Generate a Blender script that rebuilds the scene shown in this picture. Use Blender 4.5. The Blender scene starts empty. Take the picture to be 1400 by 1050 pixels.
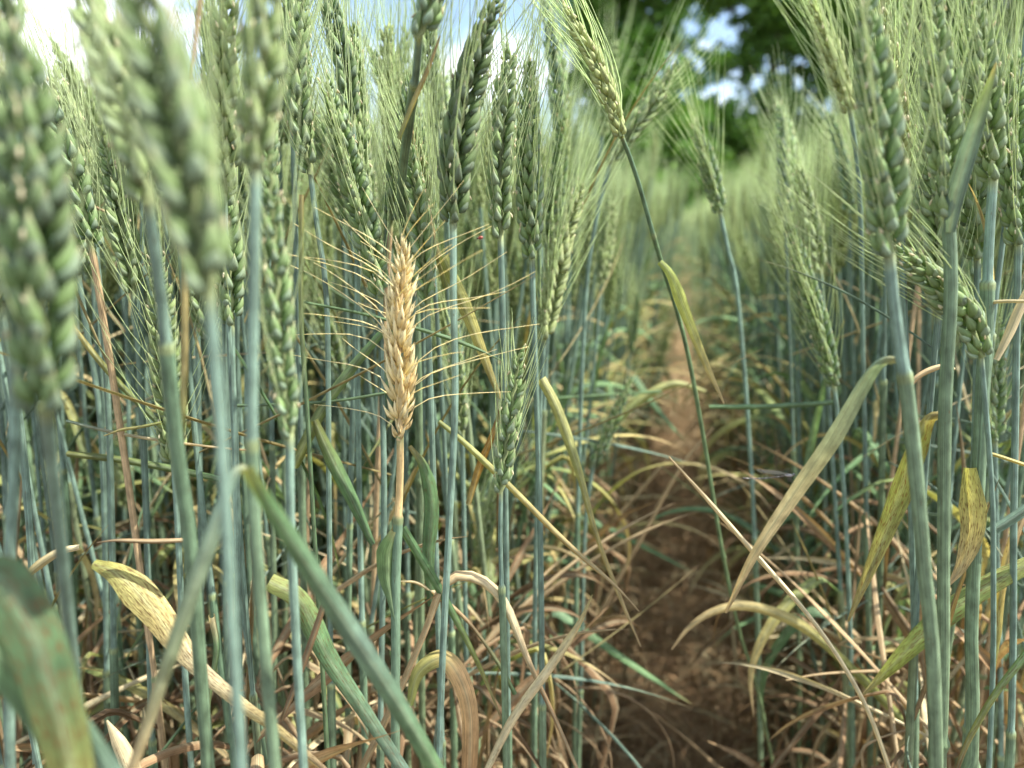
import bpy, math, random
import numpy as np
from mathutils import Vector, Matrix
R_ = math.radians
rng = np.random.default_rng(7)
random.seed(7)
scene = bpy.context.scene

# ------------------------------------------------------------------ camera
CAMZ, PITCH, FPX, CX, CY = 0.80, R_(12.0), 1011.0, 700.0, 525.0
cam_d = bpy.data.cameras.new('camera')
cam = bpy.data.objects.new('camera', cam_d)
scene.collection.objects.link(cam)
cam.location = (0, 0, CAMZ)
cam.rotation_euler = (math.pi / 2 - PITCH, 0, 0)
cam_d.sensor_width = 36.0
cam_d.lens = 26.0
cam_d.clip_start = 0.01
cam_d.clip_end = 4000
cam_d.dof.use_dof = True
cam_d.dof.focus_distance = 0.318
cam_d.dof.aperture_fstop = 7.0
scene.camera = cam

# ------------------------------------------------------------------ sky, clouds
SUN_EL, SUN_AZ = R_(58), R_(98)          # azimuth measured from +Y towards +X
world = bpy.data.worlds.new("World")
scene.world = world
world.use_nodes = True
nt = world.node_tree
for n in list(nt.nodes): nt.nodes.remove(n)
wo = nt.nodes.new('ShaderNodeOutputWorld')
bg = nt.nodes.new('ShaderNodeBackground')
sky = nt.nodes.new('ShaderNodeTexSky')
sky.sky_type = 'NISHITA'; sky.sun_disc = False
sky.sun_elevation = SUN_EL; sky.sun_rotation = SUN_AZ
sky.air_density = 1.0; sky.dust_density = 1.2
tc = nt.nodes.new('ShaderNodeTexCoord')
mp = nt.nodes.new('ShaderNodeMapping'); mp.inputs['Scale'].default_value = (1, 1, 2.2)
mp.inputs['Location'].default_value = (0.37, 0.1, 0.22)
nz = nt.nodes.new('ShaderNodeTexNoise'); nz.inputs['Scale'].default_value = 3.4
nz.inputs['Detail'].default_value = 8; nz.inputs['Roughness'].default_value = 0.55
cr = nt.nodes.new('ShaderNodeValToRGB')
cr.color_ramp.elements[0].position = 0.47; cr.color_ramp.elements[0].color = (0, 0, 0, 1)
cr.color_ramp.elements[1].position = 0.60; cr.color_ramp.elements[1].color = (1, 1, 1, 1)
mx = nt.nodes.new('ShaderNodeMix'); mx.data_type = 'RGBA'
mx.inputs[7].default_value = (8.5, 8.8, 9.4, 1)
L = nt.links.new
L(tc.outputs['Generated'], mp.inputs['Vector']); L(mp.outputs[0], nz.inputs['Vector'])
L(nz.outputs['Fac'], cr.inputs[0]); L(cr.outputs[0], mx.inputs[0])
L(sky.outputs[0], mx.inputs[6]); L(mx.outputs[2], bg.inputs['Color'])
bg.inputs['Strength'].default_value = 0.12
L(bg.outputs[0], wo.inputs['Surface'])

# ------------------------------------------------------------------ sun, exposure
sd = bpy.data.lights.new('sun', 'SUN'); so = bpy.data.objects.new('sun', sd)
scene.collection.objects.link(so)
sd.energy = 4.8; sd.angle = R_(0.6); sd.color = (1.0, 0.95, 0.86)
sdir = Vector((math.sin(SUN_AZ) * math.cos(SUN_EL), math.cos(SUN_AZ) * math.cos(SUN_EL), math.sin(SUN_EL)))
so.rotation_euler = sdir.to_track_quat('Z', 'Y').to_euler()
scene.view_settings.view_transform = 'Standard'
scene.view_settings.look = 'None'
scene.view_settings.gamma = 1.0
scene.view_settings.exposure = 1.27
scene.cycles.max_bounces = 8
scene.cycles.transmission_bounces = 6
scene.cycles.use_adaptive_sampling = True

# ------------------------------------------------------------------ pixel -> world on the plane y = Y
def at(px, py, Y):
    cx, cy = (px - CX) / FPX, -(py - CY) / FPX
    c, s = math.cos(PITCH), math.sin(PITCH)
    d = np.array([cx, c + cy * s, -s + cy * c])
    return np.array([0, 0, CAMZ]) + d * (Y / d[1])
def mpp(Y, py=500):                       # metres per photo pixel at plane Y
    cy = -(py - CY) / FPX
    return Y / (math.cos(PITCH) + cy * math.sin(PITCH)) / FPX
PA = R_(12.9)                             # heading of the path
def qs(x, y): return x * math.cos(PA) - y * math.sin(PA), x * math.sin(PA) + y * math.cos(PA)

def spline(pts, n, m=None):
    P = np.array(pts, float)
    if len(P) == 2: P = np.array([P[0], P[0] * .67 + P[1] * .33, P[0] * .33 + P[1] * .67, P[1]])
    E = np.vstack([2 * P[0] - P[1], P, 2 * P[-1] - P[-2]])
    out = []
    segs = len(P) - 1
    ts = np.linspace(0, segs, 40 * segs + 1)
    k = np.minimum(ts.astype(int), segs - 1); u = (ts - k)[:, None]
    p0, p1, p2, p3 = E[k], E[k + 1], E[k + 2], E[k + 3]
    Q = .5 * ((2 * p1) + (-p0 + p2) * u + (2 * p0 - 5 * p1 + 4 * p2 - p3) * u ** 2 + (-p0 + 3 * p1 - 3 * p2 + p3) * u ** 3)
    s = np.concatenate([[0], np.cumsum(np.linalg.norm(np.diff(Q[:, :3], axis=0), axis=1))])
    t = np.linspace(0, s[-1], n)
    return np.stack([np.interp(t, s, Q[:, i]) for i in range(Q.shape[1])], 1)
def nrm(a): return a / np.maximum(np.linalg.norm(a, axis=-1, keepdims=True), 1e-9)
def stops(st, u):
    us = [s[0] for s in st]; cs = np.array([s[1] for s in st], float)
    return np.stack([np.interp(u, us, cs[:, i]) for i in range(3)], -1)

# ------------------------------------------------------------------ mesh bundles: V, F(quads), C(rgba), R(along, across, rand)
class B:
    def __init__(s): s.V, s.F, s.C, s.R, s.n = [], [], [], [], 0
    def add(s, a):
        V, F, C, R = a
        s.V.append(V); s.F.append(F + s.n); s.C.append(C); s.R.append(R); s.n += len(V); return s
    def arr(s): return np.concatenate(s.V), np.concatenate(s.F), np.concatenate(s.C), np.concatenate(s.R)
def rgba(c, a=0.0):
    c = np.asarray(c, float); return np.concatenate([c, np.full(c.shape[:-1] + (1,), a)], -1)

def mesh_of(name, arr, mat, smooth=True):
    V, F, C, Rv = arr
    me = bpy.data.meshes.new(name)
    nv, nf = len(V), len(F)
    me.vertices.add(nv); me.vertices.foreach_set('co', V.astype(np.float32).ravel())
    me.loops.add(nf * 4); me.loops.foreach_set('vertex_index', F.astype(np.int32).ravel())
    me.polygons.add(nf)
    me.polygons.foreach_set('loop_start', np.arange(0, nf * 4, 4, dtype=np.int32))
    try: me.polygons.foreach_set('loop_total', np.full(nf, 4, dtype=np.int32))
    except Exception: pass
    me.polygons.foreach_set('use_smooth', np.full(nf, smooth, dtype=bool))
    a = me.attributes.new('Col', 'FLOAT_COLOR', 'POINT'); a.data.foreach_set('color', C.astype(np.float32).ravel())
    b = me.attributes.new('ruv', 'FLOAT_VECTOR', 'POINT'); b.data.foreach_set('vector', Rv.astype(np.float32).ravel())
    me.update()
    me.materials.append(mat)
    return me
def link(name, me, parent=None, **kw):
    o = bpy.data.objects.new(name, me); scene.collection.objects.link(o)
    if parent is not None: o.parent = parent
    for k, v in kw.items(): o[k] = v
    return o
def empty(name, loc, label, cat, group=None):
    o = bpy.data.objects.new(name, None); scene.collection.objects.link(o)
    o.empty_display_size = .02
    o.location = loc; o['label'] = label; o['category'] = cat
    if group: o['group'] = group
    return o

def tubes(P, r, col, ns=6, alpha=0.0, seed=0, flat=1.0):
    """P [K,n,3], r [K,n] or [n], col [K,n,3]"""
    P = np.asarray(P, float)
    if P.ndim == 2: P = P[None]
    K, n, _ = P.shape
    r = np.broadcast_to(r, (K, n)); col = np.broadcast_to(col, (K, n, 3))
    T = nrm(np.gradient(P, axis=1))
    ref = np.broadcast_to(np.array([0.13, 0.97, 0.08]), T.shape)
    bad = np.abs((T * ref).sum(-1)).mean(1) > .9
    if bad.any():
        ref = ref.copy(); ref[bad] = (0.1, 0.05, 0.99)
    N = nrm(np.cross(T, ref)); Bn = np.cross(T, N)
    a = np.arange(ns) * 2 * math.pi / ns
    ring = N[:, :, None] * np.cos(a)[None, None, :, None] + flat * Bn[:, :, None] * np.sin(a)[None, None, :, None]
    V = P[:, :, None] + ring * r[:, :, None, None]
    s = np.concatenate([np.zeros((K, 1)), np.cumsum(np.linalg.norm(np.diff(P, axis=1), axis=2), 1)], 1)
    rv = np.zeros((K, n, ns, 3)); rv[..., 0] = s[:, :, None]
    rv[..., 1] = np.abs(a - math.pi)[None, None] * r[:, :, None]
    rv[..., 2] = np.random.default_rng(seed + K).random(K)[:, None, None]
    C = np.broadcast_to(rgba(col, alpha)[:, :, None], (K, n, ns, 4))
    i = (np.arange(K)[:, None, None] * n + np.arange(n - 1)[None, :, None]) * ns
    j = np.arange(ns)[None, None]; j2 = (j + 1) % ns
    F = np.stack([i + j, i + j2, i + ns + j2, i + ns + j], -1).reshape(-1, 4)
    return V.reshape(-1, 3), F, C.reshape(-1, 4), rv.reshape(-1, 3)

def ribbons(P, w, S, col, fold=.35, alpha=0.0, nv=5, seed=0, thick_rib=True, curl=None):
    """P [K,n,3], half width w [K,n], side vector S [K,n,3], col [K,n,3]"""
    P = np.asarray(P, float); K, n, _ = P.shape
    w = np.broadcast_to(w, (K, n)); col = np.broadcast_to(col, (K, n, 3)); S = np.broadcast_to(S, P.shape)
    fold = np.broadcast_to(fold, (K, n))
    T = nrm(np.gradient(P, axis=1)); S = nrm(S - T * (S * T).sum(-1, keepdims=True)); N = np.cross(S, T)
    v = np.linspace(-1, 1, nv)
    ang = fold[:, :, None] * (0.6 + 0.8 * np.abs(v))
    off = S[:, :, None] * (v * np.cos(ang))[..., None] + N[:, :, None] * (np.abs(v) ** 1.15 * np.sin(ang))[..., None]
    V = P[:, :, None] + off * w[:, :, None, None]
    s = np.concatenate([np.zeros((K, 1)), np.cumsum(np.linalg.norm(np.diff(P, axis=1), axis=2), 1)], 1)
    rv = np.zeros((K, n, nv, 3)); rv[..., 0] = s[:, :, None]; rv[..., 1] = v * w.max()
    rv[..., 2] = np.random.default_rng(seed + 3 * K).random(K)[:, None, None]
    C = rgba(col, alpha)[:, :, None].repeat(nv, 2).copy()
    if thick_rib:
        mid = nv // 2
        C[:, :, mid, :3] = C[:, :, mid, :3] * .72 + np.array([.34, .38, .26]) * .28
        C[:, :, 0, :3] *= .93; C[:, :, -1, :3] *= .93
    i = (np.arange(K)[:, None, None] * n + np.arange(n - 1)[None, :, None]) * nv
    j = np.arange(nv - 1)[None, None]
    F = np.stack([i + j, i + j + 1, i + nv + j + 1, i + nv + j], -1).reshape(-1, 4)
    return V.reshape(-1, 3), F, C.reshape(-1, 4), rv.reshape(-1, 3)

def xf(arr, M=None, t=None, s=1.0):
    V, F, C, Rv = arr
    V = V * s
    if M is not None: V = V @ np.asarray(M).T
    if t is not None: V = V + np.asarray(t)
    return V, F, C, Rv

# ------------------------------------------------------------------ materials
def plant_mat(name, mott=(.78, 1.22), rough=.5, trans=.0, stripe=.35, sx=60, sy=2200, bump=.25, spot=None, spec=.35, sat=1.0):
    m = bpy.data.materials.new(name); m.use_nodes = True
    t = m.node_tree; L = t.links.new
    for n in list(t.nodes): t.nodes.remove(n)
    out = t.nodes.new('ShaderNodeOutputMaterial')
    p = t.nodes.new('ShaderNodeBsdfPrincipled')
    ca = t.nodes.new('ShaderNodeAttribute'); ca.attribute_name = 'Col'
    ra = t.nodes.new('ShaderNodeAttribute'); ra.attribute_name = 'ruv'
    vm = t.nodes.new('ShaderNodeVectorMath'); vm.operation = 'MULTIPLY'; vm.inputs[1].default_value = (sx, sy, 37)
    L(ra.outputs['Vector'], vm.inputs[0])
    n1 = t.nodes.new('ShaderNodeTexNoise'); n1.inputs['Scale'].default_value = 1; n1.inputs['Detail'].default_value = 3
    L(vm.outputs[0], n1.inputs['Vector'])
    vm2 = t.nodes.new('ShaderNodeVectorMath'); vm2.operation = 'MULTIPLY'; vm2.inputs[1].default_value = (130, 260, 91)
    L(ra.outputs['Vector'], vm2.inputs[0])
    n2 = t.nodes.new('ShaderNodeTexNoise'); n2.inputs['Scale'].default_value = 1; n2.inputs['Detail'].default_value = 5
    L(vm2.outputs[0], n2.inputs['Vector'])
    mr = t.nodes.new('ShaderNodeMapRange'); mr.inputs[1].default_value = .3; mr.inputs[2].default_value = .7
    mr.inputs[3].default_value = 1 - stripe; mr.inputs[4].default_value = 1 + stripe
    L(n1.outputs['Fac'], mr.inputs[0])
    mr2 = t.nodes.new('ShaderNodeMapRange'); mr2.inputs[1].default_value = .3; mr2.inputs[2].default_value = .7
    mr2.inputs[3].default_value = mott[0]; mr2.inputs[4].default_value = mott[1]
    L(n2.outputs['Fac'], mr2.inputs[0])
    mu = t.nodes.new('ShaderNodeMath'); mu.operation = 'MULTIPLY'; L(mr.outputs[0], mu.inputs[0]); L(mr2.outputs[0], mu.inputs[1])
    mc = t.nodes.new('ShaderNodeVectorMath'); mc.operation = 'SCALE'; L(ca.outputs['Color'], mc.inputs[0]); L(mu.outputs[0], mc.inputs[3])
    # rust and mould spots: amount carried in the attribute's alpha
    vm3 = t.nodes.new('ShaderNodeVectorMath'); vm3.operation = 'MULTIPLY'; vm3.inputs[1].default_value = (330, 1900, 55)
    L(ra.outputs['Vector'], vm3.inputs[0])
    n3 = t.nodes.new('ShaderNodeTexNoise'); n3.inputs['Scale'].default_value = 1; n3.inputs['Detail'].default_value = 2
    L(vm3.outputs[0], n3.inputs['Vector'])
    ad = t.nodes.new('ShaderNodeMath'); ad.operation = 'MULTIPLY_ADD'; ad.inputs[1].default_value = .30
    L(ca.outputs['Alpha'], ad.inputs[0]); L(n3.outputs['Fac'], ad.inputs[2])
    st = t.nodes.new('ShaderNodeMapRange'); st.inputs[1].default_value = .66; st.inputs[2].default_value = .82; st.inputs[4].default_value = .8
    L(ad.outputs[0], st.inputs[0])
    mix = t.nodes.new('ShaderNodeMix'); mix.data_type = 'RGBA'; mix.inputs[7].default_value = spot or (.13, .055, .015, 1)
    L(st.outputs[0], mix.inputs[0]); L(mc.outputs[0], mix.inputs[6])
    L(mix.outputs[2], p.inputs['Base Color'])
    p.inputs['Roughness'].default_value = rough
    p.inputs['Specular IOR Level'].default_value = spec
    if bump:
        b = t.nodes.new('ShaderNodeBump'); b.inputs['Strength'].default_value = bump; b.inputs['Distance'].default_value = .0004
        L(n1.outputs['Fac'], b.inputs['Height']); L(b.outputs[0], p.inputs['Normal'])
    if trans:
        tr = t.nodes.new('ShaderNodeBsdfTranslucent')
        tint = t.nodes.new('ShaderNodeVectorMath'); tint.operation = 'MULTIPLY'; tint.inputs[1].default_value = (1.35, 1.3, .7)
        L(mix.outputs[2], tint.inputs[0]); L(tint.outputs[0], tr.inputs['Color'])
        ms = t.nodes.new('ShaderNodeMixShader'); ms.inputs[0].default_value = trans
        L(p.outputs[0], ms.inputs[1]); L(tr.outputs[0], ms.inputs[2]); L(ms.outputs[0], out.inputs['Surface'])
    else: L(p.outputs[0], out.inputs['Surface'])
    return m
M_STEM = plant_mat('stem_surface', mott=(.62, 1.36), rough=.5, stripe=.42, sx=14, sy=3600, bump=.9, spec=.3)
M_LEAF = plant_mat('leaf_blade', mott=(.66, 1.3), rough=.5, trans=.32, stripe=.34, sx=9, sy=3000, bump=.9)
M_EAR = plant_mat('green_ear', rough=.58, trans=.22, stripe=.20, sx=120, sy=2600, bump=.5, spec=.22)
M_TAN = plant_mat('ripe_ear', rough=.55, trans=.14, stripe=.20, sx=160, sy=3200, bump=.6, spot=(.10, .05, .02, 1), spec=.25)
M_AWN = plant_mat('awn_bristle', rough=.5, trans=.35, stripe=.1, bump=0)
M_DRY = plant_mat('dry_leaf_blade', rough=.75, trans=.18, stripe=.32, sx=22, sy=2600, bump=.7, spec=.15)

# palette (linear)
BLUE = np.array([.165, .250, .195]); SGREEN = np.array([.105, .185, .09]); LGREEN = np.array([.13, .235, .105])
YEL = np.array([.52, .43, .18]); TAN = np.array([.52, .38, .215]); BRN = np.array([.22, .145, .08]); PALE = np.array([.66, .56, .34])
OLV = np.array([.26, .29, .09]); AWN = np.array([.45, .54, .31])

# ------------------------------------------------------------------ ground: field soil sheet and the worn path
def simple_mat(name, c1, c2, scale, c3=None, bump=.6, rough=.95):
    m = bpy.data.materials.new(name); m.use_nodes = True; t = m.node_tree; L = t.links.new
    p = t.nodes['Principled BSDF']; tcn = t.nodes.new('ShaderNodeTexCoord')
    a = t.nodes.new('ShaderNodeTexNoise'); a.inputs['Scale'].default_value = scale; a.inputs['Detail'].default_value = 9
    a.inputs['Roughness'].default_value = .65
    b = t.nodes.new('ShaderNodeTexNoise'); b.inputs['Scale'].default_value = scale * .13; b.inputs['Detail'].default_value = 5
    L(tcn.outputs['Object'], a.inputs['Vector']); L(tcn.outputs['Object'], b.inputs['Vector'])
    r = t.nodes.new('ShaderNodeValToRGB'); r.color_ramp.elements[0].position = .35; r.color_ramp.elements[1].position = .68
    r.color_ramp.elements[0].color = (*c1, 1); r.color_ramp.elements[1].color = (*c2, 1)
    L(a.outputs['Fac'], r.inputs[0])
    mxn = t.nodes.new('ShaderNodeMix'); mxn.data_type = 'RGBA'; mxn.inputs[7].default_value = (*(c3 or c1), 1)
    mr = t.nodes.new('ShaderNodeMapRange'); mr.inputs[1].default_value = .45; mr.inputs[2].default_value = .65
    L(b.outputs['Fac'], mr.inputs[0]); L(mr.outputs[0], mxn.inputs[0]); L(r.outputs[0], mxn.inputs[6])
    L(mxn.outputs[2], p.inputs['Base Color']); p.inputs['Roughness'].default_value = rough
    bp = t.nodes.new('ShaderNodeBump'); bp.inputs['Strength'].default_value = bump; bp.inputs['Distance'].default_value = .01
    L(a.outputs['Fac'], bp.inputs['Height']); L(bp.outputs[0], p.inputs['Normal'])
    return m
M_SOIL = simple_mat('field_soil', (.045, .03, .018), (.13, .09, .05), 70, (.13, .085, .045))
M_PATH = simple_mat('trodden_path', (.075, .052, .031), (.215, .155, .095), 110, (.14, .1, .062))
g = np.array([-1500., -200, 0]), np.array([1500., 3000, 0])
me = bpy.data.meshes.new('ground')
me.from_pydata([(-1500, -200, 0), (1500, -200, 0), (1500, 3000, 0), (-1500, 3000, 0)], [], [(0, 1, 2, 3)])
me.materials.append(M_SOIL); link('ground', me, kind='structure')
ca_, sa_ = math.cos(PA), math.sin(PA)
def qs2xy(q, s): return q * ca_ + s * sa_, -q * sa_ + s * ca_
pv, pf = [], []
ss = np.concatenate([np.linspace(-.6, 4, 60), np.linspace(4.4, 24, 50)])
for i, s in enumerate(ss):
    for k, q in enumerate(np.linspace(-.17, .23, 9)):
        wob = .02 * math.sin(s * 7 + k) if k in (0, 8) else 0
        x, y = qs2xy(q + wob, s); pv.append((x, y, .004 + (0 if k in (0, 8) else .006 * (1 + math.sin(s * 23 + k * 2.3)) * rng.random())))
    if i: 
        for k in range(8): a0 = (i - 1) * 9 + k; pf.append((a0, a0 + 1, a0 + 10, a0 + 9))
me = bpy.data.meshes.new('path'); me.from_pydata(pv, [], pf); me.materials.append(M_PATH)
link('path', me, kind='structure')

# ------------------------------------------------------------------ ear of wheat
def floret_template(nt, na):
    t = np.linspace(0, 1, nt) if nt > 4 else np.array([0, .3, .68, 1])[:nt]
    r = np.sin(math.pi * np.clip(t, 0, 1) ** .70) ** .8 * (1 - .62 * t ** 2) * 1.12; r[0] = .25; r[-1] = .02
    a = np.arange(na) * 2 * math.pi / na
    X = r[:, None] * np.cos(a)[None]; Y = r[:, None] * np.sin(a)[None]
    ridge = 1 + .12 * np.maximum(0, np.cos(a)) ** 6       # keel on the outer face
    bow = .55 * np.sin(math.pi * t) ** 1.0
    V = np.stack([(X * ridge + bow[:, None]), Y, np.broadcast_to(t[:, None], X.shape)], -1)  # x outward (units of half width), y side, z along
    i = np.arange(nt - 1)[:, None] * na; j = np.arange(na)[None]; j2 = (j + 1) % na
    F = np.stack([i + j, i + j2, i + na + j2, i + na + j], -1).reshape(-1, 4)
    return V.reshape(-1, 3), F, np.repeat(t, na), np.tile(a, nt)
FT = {0: floret_template(8, 9), 1: floret_template(4, 5), 2: floret_template(3, 4)}

def ear_parts(Lm, ws=1.0, seed=0, lod=0, ripe=False, awn_len=.060, spread=1.0, pale=0.0, split=False, awn_r=.00018, awns_on=1.0, gape=1.0):
    """straight ear along +Z. returns (body bundles, awn bundles, per-spikelet list, per-awn list)"""
    r = np.random.default_rng(seed)
    V0, F0, T0, A0 = FT[lod]
    N = max(8, int(Lm / (.0038 if lod < 2 else .0085)))
    spk, awn_P, awn_r_, awn_c = [], [], [], []
    for i in range(N):
        f = i / (N - 1); z = f * Lm * .90; side = 1 if i % 2 else -1
        size = ws * (.62 + .5 * math.sin(math.pi * min(1, f * .85 + .18))) * r.uniform(.93, 1.07)
        if f > .85: size *= .86
        if ripe: size = ws * (.55 + .60 * math.sin(math.pi * min(1, f * .80 + .10)) ** .8) * (1.10 - .40 * f) * (.62 + .38 * min(1, f / .14)) * r.uniform(.92, 1.08)
        fans = [(-1, .0, 1.0, 'l'), (1, .0, 1.0, 'l'), (0, .0022, .86, 'm')]
        if lod == 0: fans += [(-1.35, -.0012, .80, 'g'), (1.35, -.0012, .80, 'g')]
        if ripe: fans = [(-1.0, 0, 1.15, 'l'), (1.0, 0, 1.15, 'l'), (0, .002, 1.0, 'm'), (-.5, .001, 1.05, 'm'), (.5, .0, 1.1, 'm'), (-1.5, -.001, .95, 'g'), (1.5, -.001, .95, 'g')]
        if lod == 2: fans = [(-.9, 0, 1.25, 'l'), (.9, 0, 1.25, 'l')]
        sb = B(); rot = r.normal(0, .22)
        for fan, dz, sc, kind in fans:
            ln = .0094 * size * sc * (1.0 if kind != 'g' else .92) * r.uniform(.92, 1.1)
            hw = .00205 * size * (1 if kind == 'l' else .9 if kind == 'm' else .85) * r.uniform(.9, 1.08)
            if ripe: ln *= r.uniform(1.0, 1.42); hw *= r.uniform(.55, .80)
            else: hw *= .90
            if lod == 2: hw *= 1.25
            o = .27 * gape * r.uniform(.7, 1.3) + (.08 if kind == 'g' else 0)
            if ripe: o = r.uniform(.05, .50); fan = fan * r.uniform(.75, 1.3)
            d = nrm(np.array([side * o, fan * .27 * gape * r.uniform(.7, 1.3), 1.0]) + r.normal(0, .035, 3))
            outw = nrm(np.array([side * 1.0, fan * .65, 0.0])); outw = nrm(outw - d * (outw @ d)); sd_ = np.cross(d, outw)
            base = np.array([side * .0012 * size, fan * .0016 * size, z + dz])
            M = np.stack([outw * hw * .82, sd_ * hw, d * ln], 1)
            V = V0 @ M.T + base
            cz, sz_ = math.cos(rot), math.sin(rot); RZ = np.array([[cz, -sz_, 0], [sz_, cz, 0], [0, 0, 1]]); V = V @ RZ.T
            jit = r.uniform(.85, 1.15)
            if ripe:
                c0, c1 = np.array([.74, .59, .25]), np.array([.93, .86, .56])
                if r.random() < .25: c0, c1 = np.array([.62, .45, .18]), np.array([.86, .72, .40])
                c = c0[None] * (1 - T0[:, None]) + c1[None] * T0[:, None]
                c = c * jit; al = r.uniform(.25, .50)
            else:
                if kind == 'g': c0, c1 = np.array([.185, .28, .185]), np.array([.33, .42, .28])
                else: c0, c1 = np.array([.15, .27, .078]), np.array([.30, .40, .20])
                keel = np.maximum(0, np.cos(A0)) ** 3
                c = c0[None] * (1 - T0[:, None]) + c1[None] * T0[:, None]
                c = c * jit * (1 - .18 * keel[:, None]) + .10 * keel[:, None] * np.array([.25, .36, .28])
                tip = np.clip((T0 - .72) / .28, 0, 1)[:, None]; c = c * (1 - tip) + np.array([.56, .56, .33]) * tip
                c = c * (1 - pale) + pale * np.array([.42, .46, .20]) * jit; al = r.uniform(0, .04)  # pale mix: tone variety, plus sunlit and backlit look painted into some ears
            Rv = np.stack([T0 * ln + i * .013, A0 * hw * .5, np.full(len(T0), r.random())], 1)
            sb.add((V, F0, rgba(c, al), Rv))
            if kind == 'l' and r.random() < awns_on or (kind == 'm' and lod == 0 and r.random() < .35 * awns_on):
                tip = base + d * ln * .97 + outw * hw * .1
                al_ = awn_len * (.55 + .45 * math.sin(math.pi * min(1., f * .8 + .2))) * r.uniform(.75, 1.15)
                n = 7 if lod == 0 else (5 if lod == 1 else 3)
                u = np.linspace(0, 1, n)[:, None]
                lat = nrm(np.array([side * 1.0, fan * .7 * r.uniform(.5, 1.5), 0]))
                if ripe:
                    lat = nrm(np.array([side * .3, np.sign(fan + 1e-6) * 1.0, 0]))
                    e = r.uniform(-.05, .45) + .5 * f ** 3
                    end = lat * math.cos(e) + np.array([0, 0, math.sin(e)])
                    w_ = np.clip(u * 2.8, 0, 1) ** .7
                    dirs = nrm(nrm(d + lat * .55)[None] * (1 - w_) + end[None] * w_ + np.array([0, 0, r.uniform(-.2, .15)]) * u ** 2)
                else:
                    sp = (.06 + .20 * r.random()) * spread
                    end = nrm(np.array([0, 0, 1.0]) + lat * sp + r.normal(0, .05, 3) * spread)
                    dirs = nrm(d[None] * (1 - u) ** 2 + end[None] * (1 - (1 - u) ** 2) + lat * (r.uniform(-.04, .06) * u ** 2))
                P = tip + np.concatenate([np.zeros((1, 3)), np.cumsum((dirs[:-1] + dirs[1:]) * .5 * al_ / (n - 1), 0)])
                awn_P.append(P); awn_r_.append(np.linspace(awn_r * (1.15 if ripe else 1.15), awn_r * (.5 if ripe else .38), n))
                ac = np.array([.90, .82, .54]) if ripe else AWN * r.uniform(.8, 1.25) * (1 + .35 * pale)  # bristles of pale ears brightened in colour for a sunlit look
                awn_c.append(np.broadcast_to(ac, (n, 3)))
        # a dangling spent anther here and there
        for _ in range(r.integers(0, 3) if lod == 0 and not ripe else 0):
            a0 = np.array([side * .0042 * size, r.choice([-1, 1]) * .0032 * size, z + .006]); dd = np.array([side * .0008, r.uniform(-.001, .001), -.0022 if r.random() < .6 else .002])
            P = np.stack([a0, a0 + dd * .35, a0 + dd * .7, a0 + dd]); sb.add(tubes(P, np.array([.0001, .0004, .0004, .00012]), np.array([.72, .66, .45]), 5))
        spk.append(sb.arr())
    # rachis
    zs = np.linspace(-.002, Lm * .93, N + 2)
    P = np.stack([.0006 * np.where(np.arange(N + 2) % 2, 1, -1), np.zeros(N + 2), zs], 1)
    rc = tubes(P, np.linspace(.0013, .0007, N + 2), (np.array([.55, .42, .22]) if ripe else np.array([.30, .36, .17])), 6)
    return spk, rc, (np.array(awn_P), np.array(awn_r_), np.array(awn_c))

def bender(curve, right=np.array([1., 0, 0]), roll=0.0):
    """maps straight-ear coordinates onto a world curve (base -> tip)"""
    C = np.asarray(curve); s = np.concatenate([[0], np.cumsum(np.linalg.norm(np.diff(C, axis=0), axis=1))])
    T = nrm(np.gradient(C, axis=0)); cr_, sr_ = math.cos(roll), math.sin(roll)
    N = nrm(right[None] - T * (T @ right)[:, None]); Bn = np.cross(T, N)
    N2 = N * cr_ + Bn * sr_; B2 = -N * sr_ + Bn * cr_
    def f(V):
        sh = V.shape; V = V.reshape(-1, 3); z = V[:, 2]; zc = np.clip(z, 0, s[-1])
        I = lambda A: np.stack([np.interp(zc, s, A[:, k]) for k in range(3)], 1)
        Pn = I(C); Tn = nrm(I(T))
        return (Pn + Tn * (z - zc)[:, None] + nrm(I(N2)) * V[:, :1] + nrm(I(B2)) * V[:, 1:2]).reshape(sh)
    return f, s[-1]

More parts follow.
